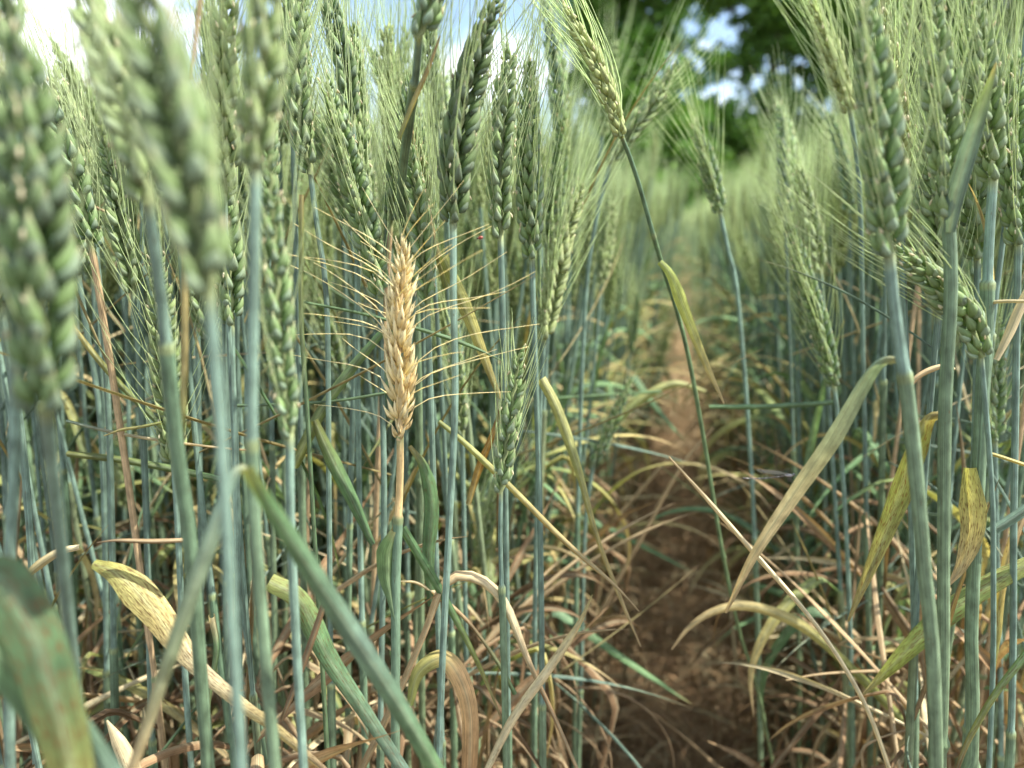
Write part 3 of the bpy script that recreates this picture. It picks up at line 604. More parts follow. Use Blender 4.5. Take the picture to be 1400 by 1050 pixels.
# --- free blades and straws that cross the view
SL = [
 ('broad very blurred green blade at the bottom left corner, bent at its tip', [(-70, 812), (-5, 790), (42, 860), (76, 960), (105, 1080)], [.14, .13], [40, 74, 76, 70, 56], [(0, YEL * .8), (.12, LGREEN * .7), (.6, LGREEN * .6), (1, OLV * .8)], dict(spots=.55, fold=.2)),
 ('blurred green blade at the bottom left passing in front of the bent broad blade', [(-60, 850), (10, 905), (80, 990), (150, 1085)], [.13, .14], [50, 66, 74, 70], [(0, LGREEN), (1, BLUE * .8)], dict(spots=.0, fold=.3)),
 ('twisted yellow blade with dark speckles and a cream underside, lower left', [(127, 770), (165, 788), (210, 835), (262, 905), (330, 965), (372, 995), (450, 1060)], [.265, .255, .235], [14, 50, 40, 24, 20, 18, 12], [(0, (.40, .42, .12)), (.3, YEL * 1.05), (.5, PALE * 1.1), (.8, YEL * 1.1), (1, TAN)], dict(spots=.6, fold=.25, twist=(-5, 10, 30, 55))),
 ('green blade with rusty flecks slanting down right behind the broad blurred blade', [(368, 795), (410, 822), (450, 900), (500, 975), (560, 1065)], [.27], [26, 34, 26, 20, 18], [(0, OLV), (.3, LGREEN), (1, BLUE * .8)], dict(spots=.4, fold=.3)),
 ('flat green blade leaning right to the golden ear and tucked behind it', [(400, 640), (440, 562), (480, 505), (522, 455)], [.33], [22, 22, 20, 14], [(0, OLV), (.6, (.22, .30, .14)), (1, LGREEN)], dict(spots=.0, fold=.8)),
 ('narrow rolled green leaf tip lying level right of the golden ear', [(415, 413), (500, 430), (580, 452), (640, 472), (686, 493)], [.31], [7, 8, 9, 13, 3], [(0, LGREEN), (1, SGREEN * 1.2)], dict(spots=.0, fold=1.1)),
 ('dark green level straw crossing left of the golden ear at its lower grains', [(320, 555), (400, 552), (460, 548), (535, 536)], [.33], [10, 10, 10, 10], [(0, SGREEN), (1, SGREEN)], dict(spots=.0, fold=1.2)),
 ('pointed tan blade standing up beside the path at the bottom', [(655, 1075), (700, 985), (750, 915), (790, 855), (810, 813)], [.29], [12, 18, 20, 17, 2], [(0, PALE * .9), (.6, PALE), (1, YEL * .8)], dict(spots=.25, fold=.8, mat=M_DRY)),
 ('dead tan leaf arched over like a hook at the bottom centre', [(560, 965), (572, 920), (605, 900), (630, 930), (643, 985), (640, 1080)], [.30], [10, 22, 30, 26, 26, 22], [(0, OLV), (.25, (.36, .34, .12)), (.4, (.60, .40, .20)), (1, (.42, .25, .12))], dict(spots=.12, fold=.2, mat=M_DRY)),
 ('long dry leaf bent to a peak right of the golden plant, falling right', [(480, 1080), (540, 960), (580, 870), (612, 798), (655, 795), (690, 830), (720, 900), (760, 985), (800, 1075)], [.30], [14, 14, 13, 12, 20, 17, 9, 8, 6], [(0, TAN * .8), (.45, TAN), (.6, PALE), (.8, BRN * 1.3), (1, TAN * .8)], dict(spots=.1, fold=.7, mat=M_DRY, twist=(0, 20, -10))),
 ('dry curled leaf tip lying level behind the golden plant stem', [(548, 795), (570, 797), (600, 815), (640, 850), (680, 905), (705, 950)], [.315], [3, 10, 8, 7, 9, 10], [(0, PALE), (.3, TAN), (.5, BRN), (1, LGREEN)], dict(spots=.0, fold=.9)),
 ('long straight pale straw blade slanting from the path down to the bottom right', [(915, 625), (960, 675), (1030, 755), (1100, 835), (1150, 905), (1190, 980), (1225, 1080)], [.30], [3, 10, 11, 10, 10, 10, 10], [(0, TAN), (.3, PALE * 1.0), (1, PALE)], dict(spots=.0, fold=1.0, mat=M_DRY)),
 ('yellow blade arching over the path with its tip hanging left', [(918, 888), (942, 858), (975, 836), (1015, 828), (1060, 838), (1110, 865), (1170, 920), (1250, 1000)], [.42], [2, 10, 15, 17, 15, 14, 14, 12], [(0, TAN), (.3, YEL), (.7, OLV), (1, OLV)], dict(spots=.0, fold=.4)),
 ('broad yellow-green rusty blade rising right behind the two blue stems at lower right', [(1180, 950), (1215, 915), (1260, 870), (1310, 828), (1360, 795), (1420, 765)], [.32], [3, 20, 32, 32, 28, 22], [(0, YEL * .8), (.15, (.36, .40, .08)), (.5, (.17, .26, .08)), (1, OLV)], dict(spots=.5, fold=.3)),
 ('brownish green rolled blade coming in from the bottom right corner', [(1305, 1060), (1325, 1010), (1360, 950), (1410, 885)], [.27], [8, 12, 14, 16], [(0, BRN), (.4, OLV), (1, LGREEN * 1.1)], dict(spots=.4, fold=.9)),
 ('short broken green stem end poking in at the right edge', [(1356, 726), (1375, 715), (1412, 690)], [.29], [14, 16, 16], [(0, BLUE), (1, BLUE)], dict(spots=.0, fold=1.4)),
 ('pale straw lying nearly level across the left stems', [(90, 575), (150, 590), (220, 602), (300, 612), (345, 616)], [.33], [8, 9, 8, 6, 5], [(0, BLUE * 1.2), (.4, PALE * 1.0), (1, TAN)], dict(spots=.0, fold=1.1)),
 ('thin yellow blade tip pointing left above the pale level straw', [(142, 596), (165, 588), (190, 584), (220, 578)], [.32], [2, 6, 6, 6], [(0, YEL * .8), (1, OLV)], dict(spots=.0, fold=.9)),
 ('green-yellow bent blade slanting down right at far left', [(86, 424), (110, 460), (150, 510), (200, 562), (240, 600)], [.35], [3, 10, 10, 10, 8], [(0, YEL * .8), (.5, OLV), (1, LGREEN)], dict(spots=.0, fold=.7)),
 ('dark green level blade low across the left stems', [(90, 620), (160, 628), (230, 640), (300, 655)], [.36], [12, 14, 14, 12], [(0, OLV * .8), (1, LGREEN * .8)], dict(spots=.1, fold=.8)),
 ('brown leaf tip lying level in front of the lower left stems', [(132, 742), (160, 739), (210, 740), (262, 738)], [.26], [2, 9, 10, 8], [(0, BRN * .6), (.2, BRN), (1, TAN * .9)], dict(spots=.0, fold=.9, mat=M_DRY)),
 ('tan dry blade with torn edge left of the brown leaf tip', [(30, 795), (50, 775), (80, 755), (108, 748)], [.28], [8, 14, 12, 8], [(0, YEL * .7), (1, PALE)], dict(spots=.0, fold=.4, mat=M_DRY)),
 ('short brown pointed leaf sticking up left beside the dark ears at left', [(80, 249), (100, 262), (125, 280), (150, 292)], [.36], [2, 8, 6, 4], [(0, BRN), (1, TAN * .7)], dict(spots=.0, fold=.8, mat=M_DRY)),
 ('rusty leaf tip pointing up right against the blue sky', [(545, 190), (565, 140), (585, 95), (602, 48)], [.285], [8, 9, 8, 2], [(0, OLV), (.4, (.36, .30, .10)), (1, BRN * 1.6)], dict(spots=.3, fold=.8)),
 ('thin tan dry leaf hanging through the ears above the golden ear', [(610, 395), (592, 320), (575, 240), (560, 160)], [.35], [12, 11, 8, 5], [(0, OLV), (.5, TAN), (1, YEL * .7)], dict(spots=.0, fold=.8, mat=M_DRY)),
 ('olive broken leaf sheath with a squared top left of the golden ear', [(412, 266), (412, 330), (412, 440), (420, 560), (428, 700), (440, 900), (450, 1075)], [.285], [16, 16, 15, 15, 16, 17, 18], [(0, YEL * .6), (.05, OLV), (.3, SGREEN), (1, SGREEN * 1.1)], dict(spots=.1, fold=1.2)),
 ('rusty orange narrow blade slanting up right beside the small young ear', [(640, 690), (655, 640), (675, 590), (688, 545)], [.33], [9, 13, 10, 3], [(0, YEL * .8), (.4, (.50, .28, .06)), (1, BRN)], dict(spots=.4, fold=.6)),
 ('yellow-green blade slanting down right from behind the golden ear tip', [(606, 350), (640, 430), (670, 510), (684, 545)], [.345], [14, 20, 14, 6], [(0, OLV), (.6, (.42, .38, .13)), (1, YEL * .7)], dict(spots=.15, fold=.3)),
 ('green folded leaf tip close behind the golden ear stem', [(560, 610), (580, 640), (590, 690), (586, 760), (590, 830)], [.315], [6, 22, 24, 18, 12], [(0, YEL * .7), (.15, LGREEN), (1, SGREEN)], dict(spots=.3, fold=.5)),
 ('dark green blade falling right below the level straw left of the golden stem', [(430, 575), (450, 620), (480, 680), (510, 745)], [.32], [12, 24, 20, 10], [(0, OLV * .6), (.5, LGREEN * .9), (1, SGREEN)], dict(spots=.1, fold=.6)),
 ('broken straw with a white torn top leaning beside the lowest left stems', [(290, 845), (296, 890), (285, 960), (278, 1075)], [.29], [14, 12, 10, 10], [(0, PALE), (.15, SGREEN * 1.2), (1, OLV)], dict(spots=.0, fold=1.0)),
 ('dark brown blade slanting up right at the bottom left behind the stems', [(385, 985), (410, 920), (435, 850), (448, 805)], [.25], [8, 12, 12, 10], [(0, BRN * .8), (1, BRN)], dict(spots=.0, fold=.7, mat=M_DRY)),
 ('curved thick tan stalk slanting up across the left edge of the path', [(790, 905), (830, 820), (880, 730), (930, 640), (975, 585)], [.60], [9, 10, 10, 8, 4], [(0, TAN), (1, TAN * .9)], dict(spots=.0, fold=1.0, mat=M_DRY)),
 ('second tan stalk crossing behind the curved one at the path edge', [(745, 870), (790, 770), (850, 700), (920, 620)], [.66], [9, 9, 8, 5], [(0, TAN * .9), (1, TAN)], dict(spots=.0, fold=1.0, mat=M_DRY)),
 ('short thin tan straw pointing left at the bottom right of the path', [(1075, 930), (1120, 922), (1180, 918), (1230, 918)], [.40], [3, 5, 6, 8], [(0, TAN), (1, TAN * .8)], dict(spots=.0, fold=1.0, mat=M_DRY)),
 ('green horizontal blurred stalk between the crop and the path', [(745, 545), (800, 542), (860, 538), (905, 535)], [.55], [9, 10, 10, 8], [(0, LGREEN), (1, LGREEN * 1.2)], dict(spots=.0, fold=1.2)),
 ('pale green blurred bow-shaped leaf arching over the path at mid height', [(830, 590), (870, 550), (920, 525), (965, 535)], [.62], [10, 14, 12, 4], [(0, OLV * 1.2), (1, (.45, .45, .2))], dict(spots=.0, fold=.5)),
 ('green level leaf crossing the right crop at mid height', [(970, 556), (1040, 556), (1100, 553), (1142, 550)], [.45], [8, 10, 10, 9], [(0, LGREEN * 1.2), (1, SGREEN)], dict(spots=.0, fold=.8)),
 ('dry leaning straw from the right edge, pale and doubled, below the tan stub', [(1362, 492), (1380, 455), (1395, 420), (1420, 375)], [.31], [8, 14, 15, 15], [(0, PALE * .9), (1, PALE)], dict(spots=.0, fold=.6, mat=M_DRY)),
 ('thin yellow stalk coming in level from the right edge at mid height', [(1345, 618), (1370, 625), (1420, 642)], [.30], [8, 9, 9], [(0, (.50, .46, .16)), (1, YEL)], dict(spots=.0, fold=1.3)),
 ('brown dry blade slanting up left between the blue stems at right', [(1232, 545), (1255, 515), (1290, 500), (1306, 505)], [.31], [6, 9, 10, 4], [(0, BRN), (.5, TAN), (1, PALE)], dict(spots=.0, fold=.7, mat=M_DRY)),
 ('withered tan ribbon hanging beside the rightmost stem', [(1400, 700), (1385, 740), (1370, 800), (1362, 870), (1358, 920)], [.34], [10, 16, 12, 14, 4], [(0, TAN), (.5, (.45, .36, .12)), (1, OLV)], dict(spots=.35, fold=.5, mat=M_DRY)),
 ('tan blade tip sticking up from the bottom left foreground litter', [(146, 985), (160, 1010), (175, 1040), (190, 1080)], [.28], [3, 22, 30, 26], [(0, PALE), (1, PALE * .9)], dict(spots=.2, fold=.5, mat=M_DRY)),
 ('green upright straw at the top left edge of the sky patch', [(291, -20), (292, 40), (291, 90), (290, 150)], [.30], [7, 8, 8, 6], [(0, SGREEN * .9), (1, SGREEN)], dict(spots=.0, fold=1.3)),
 ('tan dry leaf tip hanging down beside the sky patch at top left', [(276, -20), (270, 30), (265, 75), (262, 110)], [.21], [8, 8, 6, 3], [(0, TAN), (1, TAN)], dict(spots=.0, fold=.8, mat=M_DRY)),
]
for lab, pts, Y, w, cs, kw in SL:
    hleaf(pts, list(Y) * (2 if len(Y) == 1 else 1), w, cs, None, lab, **kw)

# ------------------------------------------------------------------ near crop: individual plants
EVAR = []
for k in range(14):
    r = np.random.default_rng(300 + k)
    Lm = r.uniform(.068, .092); bend = r.uniform(.0, .022)
    spk, rc, (aP, aR, aC) = ear_parts(Lm, r.uniform(.9, 1.08), 400 + k, 0, False, r.uniform(.05, .07), r.uniform(.7, 1.3), [0, 0, .12, .25, .4][k % 5])
    b = B(); b.add(rc)
    for sk in spk: b.add(sk)
    V, F, C, Rv = b.arr()
    cv = np.stack([bend * np.linspace(0, 1, 12) ** 2, np.zeros(12), np.linspace(0, Lm, 12)], 1)
    f, _ = bender(cv)
    EVAR.append((mesh_of('ear', (f(V), F, C, Rv), M_EAR), mesh_of('beard', tubes(f(aP), aR, aC, 3), M_AWN)))
def side_ok(q, m=0.0, s=0.0):
    k = min(.085, max(0, s - 1.0) * .035)
    return q < -.095 + k - m or q > .13 - k + m
def plant_curve(r, x, y, zoff=0.0, q=0.0):
    h = CAMZ + r.normal(.002, .040) + zoff
    if r.random() < .14 and not (x > 0 and y < 1.3): h -= r.uniform(.06, .22)
    lean = np.clip(r.normal(0, .035, 2), -.055, .055)
    lean[0] += .02 * (1 if q < 0 else -1) * r.random()
    u = np.linspace(0, 1, 16)
    P = np.stack([x + lean[0] * u ** 1.8 + r.normal(0, .006) * np.sin(u * 5) + r.normal(0, .012) * np.clip(u - .5, 0, 1), y + lean[1] * u ** 1.8, h * u], 1)
    return P, h
def frame_to(d, roll):
    q = Vector(d).to_track_quat('Z', 'Y'); return q @ Matrix.Rotation(roll, 3, 'Z').to_quaternion()
pts, tries = [], 0
hero_xy = [np.array(v[1][:2]) for v in HP.values()]
r = np.random.default_rng(77)
NEAR = []
while len(NEAR) < 258 and tries < 60000:
    tries += 1
    y = .34 + (.93 - .34) * math.sqrt(r.random()) if r.random() < .62 else r.uniform(.315, .62)
    x = r.uniform(-.78, .78) * (y + .08)
    q, s = qs(x, y)
    if not side_ok(q, 0, s): continue
    if abs(x) > .74 * y + .05: continue
    if y < .41 and -.30 < x / y < -.02: continue
    if y < .36 and x / y < .45 and x > 0: continue
    if .08 < x / y < .34 and y < .75: continue
    if any((x - a) ** 2 + (y - b) ** 2 < .019 ** 2 for a, b in NEAR): continue
    NEAR.append((x, y))
for k, (x, y) in enumerate(NEAR):
    q, s = qs(x, y); P, h = plant_curve(r, x, y, -.045 if .02 < x / y < .45 else 0, q)
    side = 'left' if q < 0 else 'right'
    if abs(q - .01) < .24: lab = f'green bearded wheat plant in the edge row along the {side} side of the path'; gr = f'edge row wheat on the {side} of the path'
    elif y < .6: lab = f'green bearded wheat plant just behind the sharp front stems, inside the {side} crop'; gr = f'inner wheat close behind the front on the {side}'
    else: lab = f'softly blurred wheat plant deep inside the standing crop on the {side}'; gr = f'inner wheat farther back on the {side}'
    root = empty('wheat_plant', (x, y, 0), lab, 'wheat plant', gr)
    Pd = P[::-1] - np.array([x, y, 0])
    ct = BLUE * r.uniform(.72, 1.2); m_ = r.random() ** 2 * .8; cl = SGREEN * r.uniform(.8, 1.2) * (1 - m_) + m_ * np.array([.30, .29, .11])
    dead = r.random() < .05
    if dead: ct, cl = TAN * .9, TAN * .8
    link('stem', mesh_of('stem', stem_arr(Pd, r.uniform(.0011, .0015), r.uniform(.0017, .0023), r.uniform(.12, .24), (h - r.uniform(.42, .5), h - r.uniform(.15, .25)), ct, cl, 8, k), M_STEM), root)
    em, bm = EVAR[r.integers(14)]
    T = nrm(P[-1] - P[-3] + r.normal(0, .12, 3) * np.array([1, 1, 0]) * np.linalg.norm(P[-1] - P[-3]))
    e = link('ear', em, root); e.location = tuple(Pd[0]); e.rotation_mode = 'QUATERNION'; e.rotation_quaternion = frame_to(T, r.uniform(0, 6.28))
    sc = r.uniform(.85, 1.1); e.scale = (sc, sc, sc)
    link('beard', bm, e)
    def put(kind, z, edge=False):
        m = LMESH[kind][r.integers(len(LMESH[kind]))]; o = link('leaf', m, root)
        o.location = (float(np.interp(z, P[:, 2], P[:, 0])) - x, float(np.interp(z, P[:, 2], P[:, 1])) - y, z)
        rz = r.uniform(0, 6.28)
        if edge: rz = (0 if q < 0 else math.pi) - PA + r.normal(0, .9)
        o.rotation_euler = (0, 0, rz); s_ = r.uniform(.75, 1.1); o.scale = (s_, s_, s_)
    if r.random() < .20 and y > .5: put('green', h - r.uniform(.14, .24))
    for _ in range(2):
        if r.random() < .6 and y > .43: put('yellow' if r.random() < .6 or y < .5 else 'green', r.uniform(.36, .64))
    for _ in range(r.integers(1, 4)): put('rolled', r.uniform(.42, .76) if not .02 < x / y < .4 else r.uniform(.3, .55))
    zb = max(.03, .70 - .82 * y)
    for _ in range(r.integers(7, 11) + (6 if abs(q) < .25 else 0)): put('dry', zb + (.56 - zb) * r.random() ** 1.25 if zb < .5 else r.uniform(.40, .56), abs(q) < .25)

# ------------------------------------------------------------------ the rest of the crop: one mass
def field_mesh(pos, lod, seed, leafk, awn_r):
    r = np.random.default_rng(seed); b = B()
    ear_bank = []
    for k in range(8):
        spk, rc, (aP, aR, aC) = ear_parts(.08, 1.0, 800 + k + 10 * lod, min(lod, 2), False, .062, 1.1, [.3, .55, .7, .4][k % 4], awn_r=awn_r, awns_on=.8 if lod < 2 else .7)
        eb = B(); eb.add(rc)
        for sk in spk: eb.add(sk)
        ab = tubes(aP, aR, aC, 3)
        ear_bank.append((eb.arr(), ab))
    Ps, rs, cs = [], [], []
    ab_all = B()
    lb = {k: BANK[k] for k in BANK}
    leaves = B()
    for (x, y) in pos:
        q, s = qs(x, y); P, h = plant_curve(r, x, y, min(.03, y * .008) - (.03 if -.4 < q < .18 and y > 1.5 else 0) - (.035 if y < 1.5 else 0) + (r.normal(0, .045) if lod == 2 else 0), q)
        if lod == 2: P = P[::3]
        Ps.append(P); n = len(P)
        f = P[:, 2:3] / h
        ct = (BLUE if lod < 2 else BLUE * .5 + np.array([.14, .19, .07])) * r.uniform(.85, 1.15)
        cs.append(ct * f ** .7 + (1 - f ** .7) * np.array([.24, .24, .11]))
        rs.append(np.full(n, .0018 if lod < 2 else .0022))
        T = nrm(P[-1] - P[-2] + r.normal(0, .10, 3) * np.linalg.norm(P[-1] - P[-2]))
        M = np.array(frame_to(T, r.uniform(0, 6.28)).to_matrix())
        ea, aa = ear_bank[r.integers(8)]; sc = r.uniform(.9, 1.15)
        b.add(xf(ea, M, P[-1], sc)); ab_all.add(xf(aa, M, P[-1], sc))
        for _ in range(leafk if lod < 2 else 1):
            kd = 'dry' if r.random() < (.72 if lod < 2 else .4) else ('yellow' if r.random() < .5 else 'green')
            z = r.uniform(.05, .46) if kd == 'dry' else r.uniform(.35, .62)
            a = r.uniform(0, 6.28)
            if abs(q) < .3 and r.random() < .6: a = (0 if q < 0 else math.pi) - PA + r.normal(0, .8)
            Mz = np.array([[math.cos(a), -math.sin(a), 0], [math.sin(a), math.cos(a), 0], [0, 0, 1]])
            bank = lb[kd]
            leaves.add(xf(bank[r.integers(len(bank))], Mz, (float(np.interp(z, P[:, 2], P[:, 0])), float(np.interp(z, P[:, 2], P[:, 1])), z), r.uniform(.8, 1.15)))
    b.add(tubes(np.array(Ps), np.array(rs), np.array(cs), 6 if lod < 2 else 4))
    return b, ab_all, leaves
r = np.random.default_rng(99)
def scatter(n, y0, y1, wide=.80):
    out = []
    while len(out) < n:
        y = math.sqrt(r.uniform(y0 ** 2, y1 ** 2)); x = r.uniform(-wide, wide) * y
        q, s = qs(x, y)
        if side_ok(q, r.uniform(0, .03), s): out.append((x, y))
    return out
P1 = scatter(2000, .90, 2.3) + [p for p in scatter(620, .58, .95) if not .05 < p[0] / p[1] < .38] + [qs2xy(sg, s) for s in np.arange(1.3, 3.2, .02) for sg in (-.12 - .05 * r.random(), .14 + .05 * r.random())]
P2 = scatter(3000, 2.3, 7.0)
P3 = scatter(5200, 7.0, 23.0)
P2 += [qs2xy(sg, s) for s in np.arange(2.9, 12, .05) for sg in (-.05 - .12 * r.random(), .08 + .12 * r.random())]
P2 += [qs2xy(r.uniform(-.1, .13), s) for s in np.arange(6.5, 14, .05)]
wb = B(); wa = B(); wl = B()
for pos, lod, lk, ar in ((P1, 1, 7, .00024), (P2, 2, 1, .00036), (P3, 2, 0, .0007)):
    b, a_, l_ = field_mesh(pos, lod, 5 + lod + lk, lk, ar)
    wb.add(b.arr()); wa.add(a_.arr())
    if l_.n: wl.add(l_.arr())
fld = link('wheat_field', mesh_of('wheat_field', wb.arr(), M_EAR), None, kind='stuff', label='mass of green bearded wheat stretching away to the trees on both sides of the path', category='wheat field')
link('beard', mesh_of('beard', wa.arr(), M_AWN), fld, kind='stuff')
link('leaf', mesh_of('leaf', wl.arr(), M_DRY), fld, kind='stuff')

# ------------------------------------------------------------------ litter of dry straw on the path and under the crop
r = np.random.default_rng(5)
K = 42000; n = 6; u = np.linspace(0, 1, n)
s_ = .35 + 5.5 * r.random(K) ** 1.9; q_ = np.where(r.random(K) < .5, r.normal(.02, .12, K), r.normal(.02, .6, K))
x_ = q_ * ca_ + s_ * sa_; y_ = -q_ * sa_ + s_ * ca_
az = r.uniform(0, 2 * math.pi, K); ln = r.uniform(.02, .14, K); el = np.abs(r.normal(0, .22, K)); cv = r.normal(0, 1.1, K)
P = np.zeros((K, n, 3)); ang = az[:, None] + cv[:, None] * u[None]
step = ln[:, None] / (n - 1)
P[:, :, 0] = x_[:, None] + np.cumsum(np.cos(ang) * step, 1); P[:, :, 1] = y_[:, None] + np.cumsum(np.sin(ang) * step, 1)
P[:, :, 2] = .006 + r.random(K)[:, None] ** 2 * .07 + np.sin(u * math.pi * .8)[None] * (ln * np.sin(el))[:, None]
base = np.stack([BRN * 1.1, BRN * 1.6, TAN * .62, TAN * .85, PALE * .7])[r.choice(5, K, p=[.22, .26, .24, .18, .10])] * r.uniform(.7, 1.15, K)[:, None]
base = base * 1.15; S = np.stack([-np.sin(ang), np.cos(ang), r.normal(0, .6, K)[:, None] * np.ones((1, n))], -1)
w = r.uniform(.0005, .0024, K)[:, None] * np.sin(np.pi * (u * .85 + .12))[None]
lit = ribbons(P, w, S, base[:, None] * np.ones((1, n, 1)), .4, .1, 3, 1, False)
link('straw_litter', mesh_of('straw_litter', lit, M_DRY), None, kind='stuff', label='brown matted litter of broken straw covering the path', category='litter')

# ------------------------------------------------------------------ trees at the end of the field
def bark_mat():
    m = simple_mat('tree_bark', (.05, .035, .025), (.16, .12, .085), 9, (.09, .07, .05), bump=1.0); return m
M_BARK = bark_mat()
M_FOL = plant_mat('tree_foliage', rough=.5, trans=.36, stripe=.15, bump=0, spec=.3)
def tree(label, base, clumps, trunk_r, leaves, size, seed, colr, gaps=()):
    """clumps: list of (x, y, z, rx, rz) ellipsoids in metres, world coordinates; gaps: (px, py, radius px)"""
    r = np.random.default_rng(seed); bx, by = base
    root = empty('broadleaf_tree', (bx, by, 0), label, 'tree', 'trees at the end of the field')
    zt = max(c[2] for c in clumps) * .8
    b = B()
    tp = spline([(bx, by, -.1), (bx + .1, by, zt * .25), (bx - .15, by + .1, zt * .55), (bx + .1, by, zt)], 16) - np.array([bx, by, 0])
    b.add(tubes(tp[None], np.linspace(trunk_r, trunk_r * .2, 16)[None], np.array([.1, .08, .06]), 10))
    for c in clumps:
        c0 = np.array(c[:3]) - [bx, by, 0]; z0 = max(.8, c0[2] - np.hypot(c0[0], c0[1]) * .7 - .5); z0 = min(z0, zt * .85)
        s0 = np.array([np.interp(z0, tp[:, 2], tp[:, 0]), np.interp(z0, tp[:, 2], tp[:, 1]), z0])
        lp = spline([s0, s0 * .5 + c0 * .5 + [0, 0, -.25], c0], 8); b.add(tubes(lp[None], np.linspace(trunk_r * .32, .02, 8)[None], np.array([.1, .08, .06]), 6))
        for _ in range(4):
            e = c0 + r.normal(0, .5, 3) * [c[3], c[3], c[4]]; lp2 = spline([lp[5], lp[5] * .5 + e * .5 + r.normal(0, .1, 3), e], 5)
            b.add(tubes(lp2[None], np.linspace(.035, .008, 5)[None], np.array([.1, .08, .06]), 4))
    link('trunk', mesh_of('trunk', b.arr(), M_BARK), root)
    clumps = [(c[0], c[1], c[2], c[3] * 1.18, c[4] * 1.12) for c in clumps]
    vol = np.array([c[3] * c[3] * c[4] for c in clumps]) ** .75; vol /= vol.sum()
    ci = r.choice(len(clumps), leaves, p=vol); C = np.array(clumps)[ci]
    # leaves gather in sprays inside each clump
    ns = 34; spr = nrm(r.normal(size=(len(clumps), ns, 3))) * (r.random((len(clumps), ns, 1)) ** .4)
    si = spr[ci, r.integers(0, ns, leaves)] + r.normal(0, .19, (leaves, 3))
    c = C[:, :3] + si * np.stack([C[:, 3], C[:, 3], C[:, 4]], 1)
    keep = c[:, 2] > .15
    if gaps:
        v = c - np.array([0, 0, CAMZ]); cp, sp = math.cos(PITCH), math.sin(PITCH)
        dep = v[:, 1] * cp - v[:, 2] * sp; upv = v[:, 1] * sp + v[:, 2] * cp
        px = CX + v[:, 0] / dep * FPX; py = CY - upv / dep * FPX
        gj = np.random.default_rng(44)
        gaps = [(gx + gj.normal(0, gr * .75), gy + gj.normal(0, gr * .55), gr * gj.uniform(.3, .62)) for gx, gy, gr in gaps for _ in range(5)]
        for gx, gy, gr in gaps:
            d = np.hypot(px - gx, (py - gy) * 1.25) / gr
            keep &= ~((d < 1) & (r.random(leaves) < .97 - .35 * d ** 3))
    c = c[keep]; n = len(c); ci = ci[keep]
    a = nrm(r.normal(size=(n, 3)) + [0, 0, -.2]); t = nrm(np.cross(a, r.normal(size=(n, 3)))); sz = size * r.uniform(.6, 1.3, (n, 1))
    nn = np.cross(a, t)
    V = np.stack([c, c + a * sz * .45 + t * sz * .36 + nn * sz * .07, c + a * sz, c + a * sz * .45 - t * sz * .36 + nn * sz * .07], 1) - np.array([bx, by, 0])
    F = np.arange(n * 4).reshape(n, 4)
    cc = r.uniform(.75, 1.25, len(clumps))[ci][:, None] * r.uniform(.7, 1.3, (n, 1)) * np.array(colr)[None]
    cc = cc * (1 + .25 * (r.random((n, 1)) < .15) * np.array([1.4, .9, .2]))
    Cc = np.repeat(rgba(cc), 4, 0); Rv = np.repeat(np.stack([r.random(n), r.random(n), r.random(n)], 1), 4, 0)
    link('crown', mesh_of('crown', (V.reshape(-1, 3), F, Cc, Rv), M_FOL, False), root)
def cl(Y, lst):
    return [(*at(px, py, Y + dy), rx, rz) for px, py, dy, rx, rz in lst]
GAPS = [(958, 28, 26), (1010, 25, 24), (985, 45, 22), (955, 68, 22), (930, 85, 16), (1000, 112, 18), (975, 128, 18), (1068, 92, 24), (1100, 118, 14), (1045, 100, 16), (840, 30, 12), (850, 75, 9), (885, 20, 9), (945, 132, 14), (1095, 140, 12), (1060, 45, 8), (1020, 150, 10)]
Yt = 24.0
tree('big leafy green tree behind the field end, left part of the dark foliage', (at(885, 300, Yt)[0], Yt),
     cl(Yt, [(800, -20, 0, 1.0, .9), (822, 60, 0, .9, .9), (850, 20, 1, 1.2, 1), (835, 130, -.5, 1.0, .9), (870, 95, 0, 1.1, .9), (905, 40, .6, 1.1, .9), (905, 140, 0, 1.1, .9), (860, 200, 0, 1.2, 1), (915, 210, .4, 1.2, 1), (880, 265, -.4, 1.2, .8), (850, -60, 0, 1.4, 1), (920, -50, 0, 1.5, 1), (820, 225, 0, 1.0, .9), (935, 100, 1, .9, .8), (800, 95, .5, .7, .7), (940, 255, 0, 1.1, .8), (880, -120, 0, 1.6, 1.0), (905, 300, -.5, 1.3, .7), (955, 300, -.5, 1.3, .7), (860, 300, -.5, 1.2, .6), (925, 180, .3, 1.0, .8), (890, 170, .5, 1.2, .9), (840, 90, .6, 1, .9), (960, 225, .3, 1.1, .7)]), .24, 75000, .17, 1, (.115, .25, .045), GAPS)
Yt = 26.0
tree('leafy green tree with sky gaps through its crown, behind the right end of the path', (at(1045, 300, Yt)[0], Yt),
     cl(Yt, [(985, -10, 0, 1.3, .8), (1040, 30, 0, 1.1, .8), (1090, 50, .4, 1.2, .9), (1060, 130, 0, 1.1, .7), (1010, 95, .6, .9, .6), (1100, 0, 0, 1.4, 1), (1020, 200, 0, 1.4, .9), (1080, 195, .5, 1.3, .8), (960, 190, 0, 1.2, .9), (970, 260, 0, 1.3, .8), (1045, 260, 0, 1.4, .8), (1110, 250, 0, 1.3, .8), (1120, 110, 0, .9, .7), (1150, 30, 0, 1.3, 1), (1000, -80, 0, 1.7, 1), (1100, -90, 0, 1.8, 1), (975, 150, -.3, .8, .5)]), .26, 72000, .17, 2, (.115, .245, .045), GAPS)
Yt = 27.0
